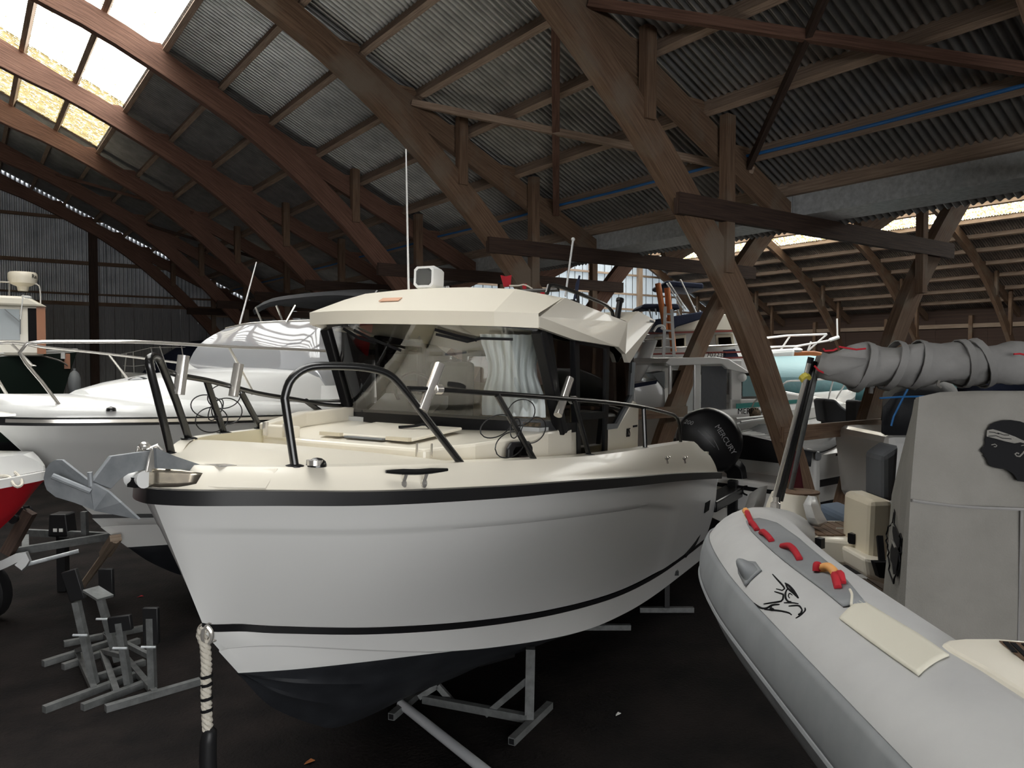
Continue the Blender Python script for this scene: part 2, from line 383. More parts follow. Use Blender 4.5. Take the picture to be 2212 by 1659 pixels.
# purlins (one length per bay)
pm = MB().beam((0, 0, 0), (0, SP+.12, 0), .09, .185).mesh('purlin', angle=30); pm.materials.append(M['purlin'])
for nave in (0, 1):
    for k in BAYS:
        for v in PVU+PV[:-1]:
            link('purlin', pm, ceil, (v+NB*nave+.04, planeY(k)-.06, zr(v)+.085+.004*(k % 2)), (0, SLOPE, 0))
pl = MB().beam((0, 0, 0), (0, SP+.02, 0), .09, .24).mesh('eaves_plate', angle=30); pl.materials.append(M['purlin'])
for k in BAYS:
    link('eaves_plate', pl, ceil, (8.86, planeY(k), zr(8.78)+.14)); link('eaves_plate', pl, ceil, (2*VAL-8.86, planeY(k), zr(8.78)+.14))
    link('eaves_plate', pl, ceil, (8.86+NB, planeY(k), zr(8.78)+.14))
# valley gutter: folded galvanised trough, one length per bay
g = MB()
sec = [(-.36, .28), (-.36, 0), (.36, 0), (.36, .28), (.345, .28), (.345, .015), (-.345, .015), (-.345, .28)]
g.sweep([(0, 0, 0), (0, SP-.01, 0)], [(-a, b) for a, b in sec])
gm = g.mesh('valley_gutter', angle=30); gm.materials.append(M['galv'])
for k in BAYS: link('valley_gutter', gm, ceil, (9.27, planeY(k)+.005, 4.69))
fm = MB().box(0, 1.2, 0, SP, 0, .012).mesh('valley_flashing'); fm.materials.append(M['sheet'])
for k in BAYS:
    link('valley_flashing', fm, ceil, (9.6, planeY(k), 4.99))
    for x, z in ((10.35, 4.93), (10.05, 4.86)): MB().tube([(x, planeY(k), z), (x, planeY(k)+SP, z)], .03, 7).build('valley_pipe', M['board'], ceil)
# ---- timber arch frames
CH = [(-4, 10.42), (-2, 9.65), (.76, 8.48), (1.9, 8.06), (3.04, 7.51), (3.99, 7.00), (4.86, 6.40), (5.7, 5.70), (6.46, 4.99), (6.84, 4.58), (7.49, 3.86), (7.94, 3.22), (8.32, 2.60), (8.66, 1.96), (8.89, 1.55), (9.60, .02)]
CHS = smooth_pts(CH, 36)
def rect(wd, ht): return [(-wd/2, -ht/2), (wd/2, -ht/2), (wd/2, ht/2), (-wd/2, ht/2)]
UPV = (0, 1, 0)
def chord_mesh(name, f, m):
    b = MB(); b.sweep([(f(v), 0, z) for v, z in CHS], rect(.36, .16), up=UPV); me = b.mesh(name, angle=30); me.materials.append(m); return me
fA = lambda v: v; fB = lambda v: 2*VAL-v; fC = lambda v: v+NB
ARCH = {}
for mk in ('timber', 'timber_r'):
    mm = M[mk]; d = {}
    for nm, f in (('A', fA), ('B', fB), ('C', fC)):
        d[nm] = chord_mesh('lower_chord', f, mm)
        b = MB(); b.sweep([(f(v), 0, zr(v)-.17) for v in (-3.9, 2, 5, 8.95)], rect(.32, .11), up=UPV); d[nm+'r'] = b.mesh('rafter', angle=30); d[nm+'r'].materials.append(mm)
        b = MB(); b.beam((f(6.11), 0, 5.42), (f(6.11), 0, 6.42), .15, .12, up=UPV); b.mesh
        d[nm+'s'] = b.mesh('strut', angle=30)
        b = MB(); b.beam((f(7.46), 0, 3.85), (f(7.46), 0, 5.72), .15, .12, up=UPV); d[nm+'t'] = b.mesh('strut', angle=30)
        for q in 'st': d[nm+q].materials.append(M['timber'])
        b = MB()                                                   # wedge cleat that steps the rafter under a purlin
        sg = -1 if nm == 'B' else 1
        b.prism([(-.34*sg, -.05, .165), (.07*sg, -.05, -.034), (.07*sg, -.05, .02), (-.05*sg, -.05, .17)], (0, .10, 0))
        d[nm+'w'] = b.mesh('cleat', angle=30); d[nm+'w'].materials.append(mm)
    b = MB(); b.beam((6.55, -.13, 4.57), (2*VAL-6.55, -.13, 4.57), .24, .09, up=UPV); d['tie'] = b.mesh('tie_beam', angle=30); d['tie'].materials.append(M['board'])
    b = MB(); b.beam((8.55, -.13, 1.85), (2*VAL-8.55, -.13, 1.85), .20, .07, up=UPV); d['col'] = b.mesh('collar', angle=30); d['col'].materials.append(M['timber'])
    ARCH[mk] = d
ordinal = ['', '', 'nearest', 'second nearest', 'third nearest', 'fourth nearest', 'fifth nearest', 'sixth nearest', 'seventh nearest']
for k in range(0, 8):
    y = planeY(k) if k < 7 else 28.95
    mk = 'timber_r' if k >= 3 else 'timber'
    for side in 'AC':
        if side == 'A':
            lb = {0: 'brown timber arch frame standing just beyond the top right corner', 1: 'nearest brown timber arch frame, its leg crossing beside the grey inflatable', 2: 'second brown timber arch frame, passing above the pilothouse roof', 3: 'third timber arch frame, ending behind the white searchlight', 4: 'fourth timber arch frame, red-brown beside the skylight',
                  5: 'fifth timber arch frame, below the mossy skylight panels', 6: 'sixth timber arch frame, beyond the skylight and before the gable', 7: 'last timber arch frame against the corrugated gable wall'}[k]
            a = thing('timber_arch', lb, 'roof frame', (VAL, y, 0), 'timber arch frames of the first nave')
        else:
            lb = 'brown timber arch half of the far nave, %s' % ['beyond the inflatable console', 'above the rolled grey awning', 'right of the tilted near post', 'above the teal tarpaulin', 'behind the crossing posts', 'above the navy flybridge awning', 'near the bright gable', 'against the bright gable'][k]
            a = thing('timber_arch', lb, 'roof frame', (VAL+NB, y, 0), 'timber arch frames of the far nave')
        d = ARCH[mk if side == 'A' else 'timber']
        def ad(n, q, dy=0, dx=0, dz=0):
            return link(n, d[q], a, (-a.location.x+dx, dy, dz))
        for q in (('A', 'B') if side == 'A' else ('C',)):
            ad('lower_chord', q, .04 if q == 'B' else -.04); ad('rafter', q+'r', .07)
            for e in (.10, ): ad('strut', q+'s', -e); ad('strut', q+'t', -e)
            for v in PV[:-1]:
                fx = {'A': fA, 'B': fB, 'C': fC}[q](v); ad('cleat', q+'w', .07, fx, zr(v)-.01)
        if side == 'A': ad('tie_beam', 'tie'); ad('collar', 'col')
# ---- wind braces and the blue pipe under the roof
def brace(lb, p, q, wd, ht, m):
    o = MB().beam((0, 0, 0), tuple(Vector(q)-Vector(p)), wd, ht).build('wind_brace', m); o.location = p; return prop(o, lb, 'brace', 'wind braces under the roof')
def rp(k, v, dz=-.10): return (v, planeY(k), zr(v)+dz)
brace('light brown wind brace above the searchlight, rising to the left', rp(2, 5.35), rp(1, 8.1), .10, .09, M['purlin'])
brace('rusty brown wind brace rising steeply behind the nearest arch', rp(2, 8.0), rp(1, 4.9), .10, .08, M['timber_r'])
brace('reddish brown wind brace across the top right corner', rp(1, 5.35), rp(0, 8.15), .09, .10, M['timber_r'])
brace('dark steel wind brace hanging from the top right', rp(1, 8.0), rp(0, 4.9), .06, .10, M['board'])
brace('thin brown wind brace beside the mossy skylight', rp(6, 2.2), rp(5, 5.0), .08, .08, M['timber_r'])
brace('thin dark wind brace under the far grey roof sheets', rp(6, 4.6), rp(5, 7.6), .08, .08, M['board'])
pts = []
for k in range(-1, 7):
    for i in range(6):
        y = planeY(k)+SP*i/6; pts.append((7.985, y, zr(8.05)+.05-.02*math.sin(math.pi*i/6)))
prop(MB().tube(pts, .021, 8).build('water_pipe', M['blue']), 'blue plastic pipe running along the lowest purlin', 'pipe')
# ---- walls
def wallcorr(x0, x1, z0, top, y, m, name, parent, pitch=.13, amp=.03, flip=1):
    n = int((x1-x0)/pitch*4); r0 = []; r1 = []
    for i in range(n+1):
        x = x0+(x1-x0)*i/n; ph = i % 4; o = amp*(1 if ph in (1, 2) else -1)
        r0.append((x, y+o, z0)); r1.append((x, y+o, max(top(x), z0)))
    return MB().grid([r0, r1]).build(name, m, parent, smooth=False, recalc=False)
topA = lambda x: 11.153+T-abs(x-RIDGE)*.486
topB = lambda x: 11.153+T-abs(x-RIDGE-NB)*.486
wf = MB().box(-17.2, 36.6, YE+.12, YE+.2, 0, 4.85).build('wall_far', M['board']); prop(wf, kind='structure')
for i in range(9):
    x0 = -8+i*2.0
    if x0 > 9: continue
    wallcorr(x0, x0+2.06, 4.72, topA, YE-.02*(i % 2), M['palesheet'], 'corrugated_sheet', wf, pitch=.125, amp=.055)
wallcorr(-17, -7.9, 4.72, topA, YE, M['galv'], 'corrugated_sheet', wf, pitch=.4)
wallcorr(9.9, 10.9, 4.3, lambda x: 4.72, YE, M['galv'], 'corrugated_sheet', wf, pitch=.23)
plank = MB().beam((.14, 0, 0), (.14, 0, 4.62), .285, .04, up=(0, 1, 0)).mesh('plank', angle=30); plank.materials.append(M['greyboard'])
for i in range(62): link('plank', plank, wf, (-8+i*.30, YE+.02-.02*(i % 2)-.05, .02))
for z, h in ((4.70, .12), (6.05, .12), (7.5, .10), (5.02, .06)): MB().beam((-8, YE-.12, z), (9.9, YE-.12, z), .10, h, up=(0, 0, 1)).build('girt', M['timber'], wf)
for x in (-6.2, -1.4, 3.65, 8.6): MB().beam((x, YE-.16, 0), (x, YE-.16, topA(x)-.3), .26, .2, up=UPV).build('post', M['board'], wf)
MB().beam((6.8, YE-.2, 4.5), (10.4, YE-.2, 4.5), .06, .22).build('girt', M['pale'], wf)
# second gable, clad in clear sheets that let the daylight in
m = bpy.data.materials.new('clear_cladding'); m.use_nodes = True; t = m.node_tree; t.nodes.clear()
o = t.nodes.new('ShaderNodeOutputMaterial'); mx = t.nodes.new('ShaderNodeMixShader'); a = t.nodes.new('ShaderNodeBsdfTranslucent'); b = t.nodes.new('ShaderNodeBsdfDiffuse')
a.inputs[0].default_value = (.115, .135, .15, 1); b.inputs[0].default_value = (.4, .43, .45, 1); mx.inputs[0].default_value = .30
t.links.new(a.outputs[0], mx.inputs[2]); t.links.new(b.outputs[0], mx.inputs[1]); t.links.new(mx.outputs[0], o.inputs[0]); M['clad'] = m
for i in range(13):
    x0 = 10.4+i*2.0
    wallcorr(x0, x0+2.02, 4.3, topB, YE-.02*(i % 2), M['clad'] if x0 > 17 else M['galv'], 'cladding_sheet', wf, pitch=.30, amp=.012)
for i in range(42): MB().beam((15.4+i*.5, YE-.035, 4.35), (15.4+i*.5, YE-.035, topB(15.4+i*.5)-.1), .03, .02, up=UPV).build('cladding_rib', M['galvd'], wf)
for x in (16.5, 22.2, 25.9, 29.3, 32.4): MB().beam((x, YE-.16, 0), (x, YE-.16, topB(x)-.2), .26, .2, up=UPV).build('post', M['pale'] if x > 26 else M['timber'], wf)
for z in (5.5, 6.3, 7.3): MB().beam((10.5, YE-.10, z), (36, YE-.10, z), .08, .10, up=(0, 0, 1)).build('girt', M['pale'], wf)
# side walls and the open end behind the camera
wr = MB().box(36.35, 36.6, YS, YE, 0, 5.14).build('wall_right', M['board']); prop(wr, kind='structure')
pk = MB().box(-.02, .02, 0, 1.16, 0, 4.6).mesh('panel', angle=30); pk.materials.append(M['board'])
for i in range(32): link('panel', pk, wr, (36.32-.015*(i % 2), -6+i*1.10, .05))
for i in range(9):
    MB().beam((36.22, planeY(i-2)+1.9, 0), (36.22, planeY(i-2)+1.9, 4.8), .16, .2, up=(1, 0, 0)).build('post', M['timber'], wr)
MB().beam((36.24, YS, 4.35), (36.24, YE, 4.35), .10, .18).build('girt', M['pale'], wr)
wl = MB().box(-17.3, -17.1, YS, YE, 0, 4.9).build('wall_left', M['board']); prop(wl, kind='structure')
wn = MB()
D0, D1, DZ = -5.0, 3.9, 4.1                                       # unseen open doorway at the camera's back, sized for the light on the bows
wn.prism([(-17.2, YS, 0), (D0, YS, 0), (D0, YS, topA(D0)), (RIDGE, YS, topA(RIDGE)), (-17.2, YS, topA(-17.2))], (0, -.1, 0))
wn.prism([(D0, YS, DZ), (D1, YS, DZ), (D1, YS, topA(D1)), (D0, YS, topA(D0))], (0, -.1, 0))
wn.prism([(D1, YS, 0), (VAL, YS, 0), (VAL, YS, 5.0), (D1, YS, topA(D1))], (0, -.1, 0))
wn.prism([(VAL, YS, 0), (36.6, YS, 0), (36.6, YS, topB(36.6)), (RIDGE+NB, YS, topB(RIDGE+NB)), (VAL, YS, 5.0)], (0, -.1, 0))
prop(wn.build('wall_near', M['board'], smooth=False), kind='structure')
portal('skylight_portal', (-.6, (planeY(0)+planeY(5))/2, zr(-.6)+T+.12), (-math.sin(SLOPE), 0, -math.cos(SLOPE)), 7.6, planeY(5)-planeY(0))
portal('added_skylight_portal', (20.2, (YS+YE)/2, zr(-8-(20.2-NB))+T+.14), (math.sin(SLOPE), 0, -math.cos(SLOPE)), 7.6, YE-YS)
portal('far_skylight_portal', (-.6+NB, (YS+YE)/2, zr(-.6)+T+.12), (-math.sin(SLOPE), 0, -math.cos(SLOPE)), 7.6, YE-YS)
portal('doorway_portal', ((D0+D1)/2, YS-.15, DZ/2), (0, 1, 0), D1-D0, DZ)
# ================================================================== boats
def curve_fn(tab, L=None):
    """table of (a, p, z) from the stem aft -> function of t in 0..1, dense near the stem"""
    s = np.array(smooth_pts(tab, 160)); a0, a1 = s[0, 0], s[-1, 0]
    order = np.maximum.accumulate(s[:, 0])
    def f(t):
        a = a0+(a1-a0)*t**1.9
        return (a, float(np.interp(a, order, s[:, 1])), float(np.interp(a, order, s[:, 2])))
    return f
TS = [i/70 for i in range(71)]
def hull_strip(b, f0, f1, n, bulge=None, sides=(1, -1)):
    """both sides of the skin between two fore-and-aft curves"""
    for sg in sides:
        rows = []
        for i in range(n+1):
            v = i/n; row = []
            for t in TS:
                q0, q1 = f0(t), f1(t); q = [q0[j]*(1-v)+q1[j]*v for j in range(3)]
                if bulge: q[1] = max(0, q[1]+bulge(t, v))
                row.append((q[0], sg*q[1], q[2]))
            rows.append(row)
        b.grid(rows)
def shift(f, dp=0, dz=0, da=0): return lambda t: (f(t)[0]+da, max(0, f(t)[1]+dp*min(1, t*12)), f(t)[2]+dz)
def both_sides(f, n=60):
    """fore-and-aft curve continued round the bow: starboard stern -> bow -> port stern"""
    ts = [(i/n) for i in range(n+1)]
    return [(f(t)[0], -f(t)[1], f(t)[2]) for t in reversed(ts)]+[f(t) for t in ts[1:]]
def transom(b, fs):
    e = [f(1) for f in fs]; b.poly([q for q in e]+[(q[0], -q[1], q[2]) for q in reversed(e) if q[1] > 1e-4])
def skin(b, rows, m=0): b.m = m; b.grid(rows); b.m = 0

_Dp = .6586*6.7
BF = Frame(-.365*_Dp-.55*math.sin(R(27.5)), _Dp-.55*math.cos(R(27.5)), 27.5, 0, .8, 2.5)
boat = thing('motorboat', 'white pilothouse motorboat with black rub rail, bow towards the camera, on stands', 'boat', matrix=BF.matrix())
def K(b, name, m, **k): return b.build(name, m, k.pop('parent', boat), **k)
RAIL = [(-.10, 0, 2.105), (-.075, .10, 2.105), (-.01, .22, 2.105), (.09, .34, 2.105), (.29, .51, 2.098), (.6, .715, 2.08), (1, .92, 2.066), (1.7, 1.135, 2.04), (2.5, 1.27, 2.006), (3.5, 1.36, 1.95), (4.7, 1.39, 1.876), (6, 1.38, 1.775), (6.95, 1.35, 1.69)]
STR = [(.235, 0, 1.345), (.30, .02, 1.32), (.46, .08, 1.29), (.62, .21, 1.258), (1.09, .548, 1.185), (1.79, .85, 1.095), (2.68, 1.044, .99), (3.73, 1.158, .895), (4.79, 1.20, .85), (5.9, 1.215, .855), (6.95, 1.21, .87)]
CHI = [(.36, 0, 1.18), (.42, .03, 1.178), (.62, .188, 1.164), (1.12, .53, 1.055), (1.6, .755, .95), (2.24, .935, .845), (3.03, 1.073, .735), (3.81, 1.135, .665), (4.9, 1.17, .625), (6.95, 1.18, .63)]
BOOT = [(.508, 0, 1.0), (.75, .22, .99), (1.12, .47, .972), (1.6, .735, .94), (2.24, .92, .838), (3.03, 1.06, .728), (3.81, 1.12, .658), (4.9, 1.155, .618), (6.95, 1.165, .622)]
KEEL = [(.51, 0, .998), (.68, 0, .80), (.84, 0, .66), (1.18, 0, .445), (1.47, 0, .325), (2.2, 0, .265), (3.5, 0, .28), (6.95, 0, .335)]
fR, fS, fC_, fB_, fK = map(curve_fn, (RAIL, STR, CHI, BOOT, KEEL))
def panel(t, v):
    """broad shallow recess moulded into the topside, and a little flare"""
    a = fR(t)[0]
    edge = .20+.10*max(0, (a-3.6)/1.2)**2.2
    g = min(1, max(0, (v-edge)/.022)); g = g*g*(3-2*g)
    e2 = min(1, max(0, (5.0-a)/.25)) if a > 4.6 else 1
    bow = min(1, t*3)
    return -.016*g*e2*min(1, t*6) + .035*math.sin(math.pi*v)*bow
h = MB(True)
hull_strip(h, shift(fR, -.02, -.03), shift(fS, 0, .02), 44, panel)
h.m = 1; hull_strip(h, shift(fS, .002, .02), shift(fS, .002, -.02), 1)
h.m = 0; hull_strip(h, shift(fS, 0, -.02), fC_, 3)
hull_strip(h, fC_, shift(fC_, -.03, -.012), 1); hull_strip(h, shift(fC_, -.03, -.012), fB_, 4)
h.m = 2; hull_strip(h, fB_, fK, 12, lambda t, v: .03*math.sin(math.pi*v)*min(1, t*4)+(.02 if .30 < v < .36 or .62 < v < .68 else 0))
h.m = 0; transom(h, [fR, fS, fC_, fB_, fK])
K(h, 'hull', [M['white'], M['black'], M['anti']], angle=28)
rub = MB(True); rub.sweep(both_sides(fR, 70), [(-.036, -.038), (.0, -.042), (.030, -.026), (.036, 0), (.030, .026), (0, .042), (-.036, .038)], up=(0, 0, 1)); K(rub, 'rub_rail', M['rubber'], angle=60)
for sg in (1,):                                                    # thin accent line sweeping up near the stern
    pts = [(5.9, 1.218, .86), (6.35, 1.228, .95), (6.62, 1.245, 1.15), (6.72, 1.27, 1.4), (6.74, 1.30, 1.62)]
    b = MB(True); b.sweep(smooth_pts([(a, p+.012, z) for a, p, z in pts], 16), [(-.004, -.022), (.004, -.022), (.004, .022), (-.004, .022)], up=(0, 0, 1)); K(b, 'accent_line', M['ink'])
# gunwale: outer face, cap and inner face as one moulding
GUN = [(-.02, 0, 2.262), (.02, .10, 2.262), (.12, .25, 2.258), (.30, .40, 2.252), (.54, .565, 2.246), (1, .79, 2.24), (1.41, .935, 2.233), (2.4, 1.135, 2.206), (3.16, 1.215, 2.19), (4.25, 1.265, 2.182), (5.6, 1.262, 2.165), (6.05, 1.25, 2.150), (6.45, 1.24, 2.04), (6.95, 1.23, 1.93)]
GUNS = [(-.02, 0, 2.262), (.02, .10, 2.264), (.12, .25, 2.272), (.24, .345, 2.285), (.54, .565, 2.335), (1.05, .81, 2.338), (1.5, .95, 2.342), (2.43, 1.135, 2.37), (3.2, 1.215, 2.35), (4.25, 1.265, 2.27), (5.6, 1.262, 2.17), (6.05, 1.25, 2.150), (6.45, 1.24, 2.04), (6.95, 1.23, 1.93)]
fG = curve_fn(GUN); fGs = curve_fn(GUNS)
def cap_in(f, d): return lambda t: (f(t)[0]+d*.9*(1-min(1, t*4)), max(0, f(t)[1]-d), f(t)[2]+.004)
g = MB(True)
hull_strip(g, shift(fR, -.012, .034), shift(fR, -.022, .046), 1); hull_strip(g, shift(fR, -.022, .046), fG, 5, lambda t, v: .012*math.sin(math.pi*v), (1,)); hull_strip(g, shift(fR, -.022, .046), fGs, 5, lambda t, v: .012*math.sin(math.pi*v), (-1,))
fI = cap_in(fG, .12); fIs = cap_in(fGs, .10); hull_strip(g, fG, fI, 2, None, (1,)); hull_strip(g, fGs, fIs, 2, None, (-1,))
K(g, 'gunwale', M['cream'], angle=32)
g = MB(True)                                                       # inner bulwark from the foredeck aft
for sg, f_, a_ in ((1, fI, 1.3), (-1, fIs, .5)):
    ts = [t for t in TS if f_(t)[0] > a_]
    g.grid([[(f_(t)[0], sg*f_(t)[1], f_(t)[2]) for t in ts], [(f_(t)[0], sg*(f_(t)[1]-.03), 2.08-.05*(f_(t)[0]-.5)) for t in ts]])
K(g, 'bulwark', M['creamd'])
d = MB(True); rows = []
for e in np.linspace(.0, 1, 14):
    row = []
    for s in np.linspace(-1, 1, 11):
        a = .06+e*(.98+.45*s-.06); G_ = GUN if s > 0 else GUNS
        hw = lerp([q[0] for q in G_], [q[1] for q in G_], a)-.08
        zp, zs_ = lerp([q[0] for q in GUN], [q[2] for q in GUN], a), lerp([q[0] for q in GUNS], [q[2] for q in GUNS], a)
        row.append((a, hw*s, zs_+(zp-zs_)*(s+1)/2+.012*(1-s*s)))
    rows.append(row)
d.grid(rows); d.grid([rows[-1], [(a+.02, p, 2.06) for a, p, z in rows[-1]]])
K(d, 'foredeck', M['cream'])
d = MB(True); d.prism([(.30, .53, 2.17), (1.0, .0, 2.17)], (0, 0, .01)) if 0 else None
d = MB(True)                                                       # side deck and cockpit sole
d.prism([(.55, -.50, 2.06), (1.2, .95, 2.02), (2.5, 1.12, 2.0), (5.0, 1.22, 1.95), (5.0, -1.22, 1.95), (2.5, -1.12, 2.0)], (0, 0, -.03))
d.prism([(4.9, -1.25, 1.5), (4.9, 1.25, 1.5), (6.9, 1.22, 1.45), (6.9, -1.22, 1.45)], (0, 0, -.03)); d.prism([(6.82, -1.22, 1.45), (6.82, 1.22, 1.45), (6.82, 1.22, 1.98), (6.82, -1.22, 1.98)], (.1, 0, 0))
K(d, 'deck', M['cream'])
lk = MB(True)                                                      # hatch panel let into the bow gunwale and its dark joint
q = [BF.on(*p, z=z) for p, z in (((420, 1052), 2.15), ((574, 1056), 2.13), ((601, 1012), 2.24), ((447, 1010), 2.25))]
def onG(x, y, off=.0):
    """point on the port outer gunwale face under a photo pixel"""
    r_ = ray(x, y); o = BF.loc(CAM); D = (r_.dot(BF.A), r_.dot(BF.P), r_.dot(BF.Z)); best = None
    for i in range(400, 2400):
        t = i*.005; a, p, z = (o[j]+D[j]*t for j in range(3))
        if a < -.05 or a > 6.9: continue
        f = min(1.1, max(0, (z-2.13+.02*(a-1)*(a > 1))/.11))
        pr = lerp([k[0] for k in RAIL], [k[1] for k in RAIL], a); pg = lerp([k[0] for k in GUN], [k[1] for k in GUN], a)
        if p < pr+(pg-pr)*f+off: return (a, p, z)
    return BF.on(x, y, p=1.3)
q = [onG(*p, off=.012) for p in ((421, 1051), (470, 1054), (520, 1055), (574, 1056), (601, 1013), (550, 1014), (500, 1013), (446, 1010))]
lk.grid([q[:4], q[:3:-1]]); K(lk, 'locker_lid', M['cream'], solid=.016, bevel=.004)
# coachroof with raised rim, hatch and hinges
PL = [(1.46, -.84), (1.46, .60), (1.80, .80), (2.62, .97), (3.06, .985), (3.06, -1.06), (2.0, -1.0)]
def ctop(a): return lerp([1.4, 2.0, 2.6, 3.1], [2.285, 2.345, 2.385, 2.40], a)
c = MB(True); top = [(a, p, ctop(a)) for a, p in PL]; bot = [(a-.02, p*1.02, 2.0) for a, p in PL]; n = len(PL)
c.poly(top); c.add(top+bot, [(i, (i+1) % n, n+(i+1) % n, n+i) for i in range(n)])
K(c, 'coachroof', M['cream'], bevel=.02, smooth=False)
c = MB(True); c.sweep([(1.47, -.83, 2.33), (2.0, -.96, 2.40), (2.68, -1.02, 2.43)], rect(.09, .12)); c.sweep([(1.50, -.83, 2.33), (1.50, -.55, 2.33)], rect(.10, .10)); K(c, 'raised_rim', M['cream'], bevel=.012, smooth=False)
hz = lambda a: ctop(a)+.012
c = MB(True); c.prism([(1.62, -.42, hz(1.62)), (1.62, .40, hz(1.62)), (2.28, .40, hz(2.28)), (2.28, -.42, hz(2.28))], (0, 0, .022)); hatch = K(c, 'hatch', M['cream'], bevel=.008, smooth=False)
for p in (-.40, .20): c = MB(True); c.box(1.585, 1.625, p, p+.19, hz(1.6)+.004, hz(1.6)+.03); K(c, 'hinge', M['beige'], parent=hatch, smooth=False)
c = MB(True); c.box(1.585, 1.62, -.17, .17, hz(1.6), hz(1.6)+.012); K(c, 'seam', M['grey'], parent=hatch)
c = MB(True); c.sweep(smooth_pts([(2.02, .0, hz(2.0)+.03), (2.05, .12, hz(2.05)+.04), (2.08, .19, hz(2.08)+.055), (2.09, .23, hz(2.09)+.03)], 8), rect(.035, .02)); K(c, 'latch', M['black'], parent=hatch)
for a, p in ((1.48, -.80), (1.48, -.60)): c = MB(True); c.tube([(a-.03, p, 2.30), (a-.03, p, 2.40)], .022, 8); K(c, 'bollard_pin', M['steel'])
for a, p in ((1.46, .55), (1.50, .64)): c = MB(True); c.tube([(a, p, 2.24), (a, p, 2.33)], .008, 8); K(c, 'hinge_pin', M['steel'])
c = MB(True); pt = [(2.19+.15*sx_, .915, 2.235+.092*sz_) for sx_, sz_ in [(-1, -.5), (-.7, -1), (.7, -1), (1, -.5), (1, .5), (.7, 1), (-.7, 1), (-1, .5)]]
pt = [(a, .88+.15*(a-1.95)+.012, z) for a, p, z in pt]; c.prism(pt, (0, .03, 0)); port = K(c, 'porthole', M['rubber'], bevel=.01)
c = MB(True); c.prism([(2.19+(a-2.19)*.66, p+.030, 2.235+(z-2.235)*.62) for a, p, z in pt], (0, .008, 0)); K(c, 'pane', M['tint'], parent=port)
# ---- pilothouse
WB = [(2.72, -1.05, 2.44), (2.58, -.75, 2.455), (2.48, -.35, 2.46), (2.46, 0, 2.46), (2.50, .40, 2.455), (2.62, .75, 2.45), (2.82, .97, 2.44)]
WT = [(2.37, -1.05, 3.17), (2.24, -.75, 3.185), (2.16, -.35, 3.195), (2.14, 0, 3.195), (2.17, .40, 3.185), (2.25, .75, 3.17), (2.38, .97, 3.15)]
wb, wt = smooth_pts(WB, 25), smooth_pts(WT, 25)
def tri(p, q, t): return tuple(p[i]*(1-t)+q[i]*t for i in range(3))
c = MB(True); c.grid([[tri(p, q, t) for p, q in zip(wb, wt)] for t in (0, .33, .66, 1)]); K(c, 'windscreen', M['glass'], recalc=False, angle=60)
c = MB(True); c.sweep([(a+.015, p, z-.045) for a, p, z in wb], rect(.03, .14)); K(c, 'windscreen_frame', M['black'])
c = MB(True); c.sweep([(a+.02, p, z+.015) for a, p, z in wt], rect(.03, .05)); K(c, 'windscreen_header', M['black'])
for i, (w0, w1) in ((0, (.05, .05)), (-1, (.07, .07))):
    c = MB(True); c.sweep([tri(wb[i], wt[i], t) for t in (-.10, 0, .5, 1)], rect(.09, .09), up=(1, 0, 0)); K(c, 'corner_pillar', M['black'], bevel=.01)
PS = .975
def side(b, pts, p=PS, th=.02, sg=1): b.prism([(a, sg*p, z) for a, z in pts], (0, -sg*th, 0)); return b
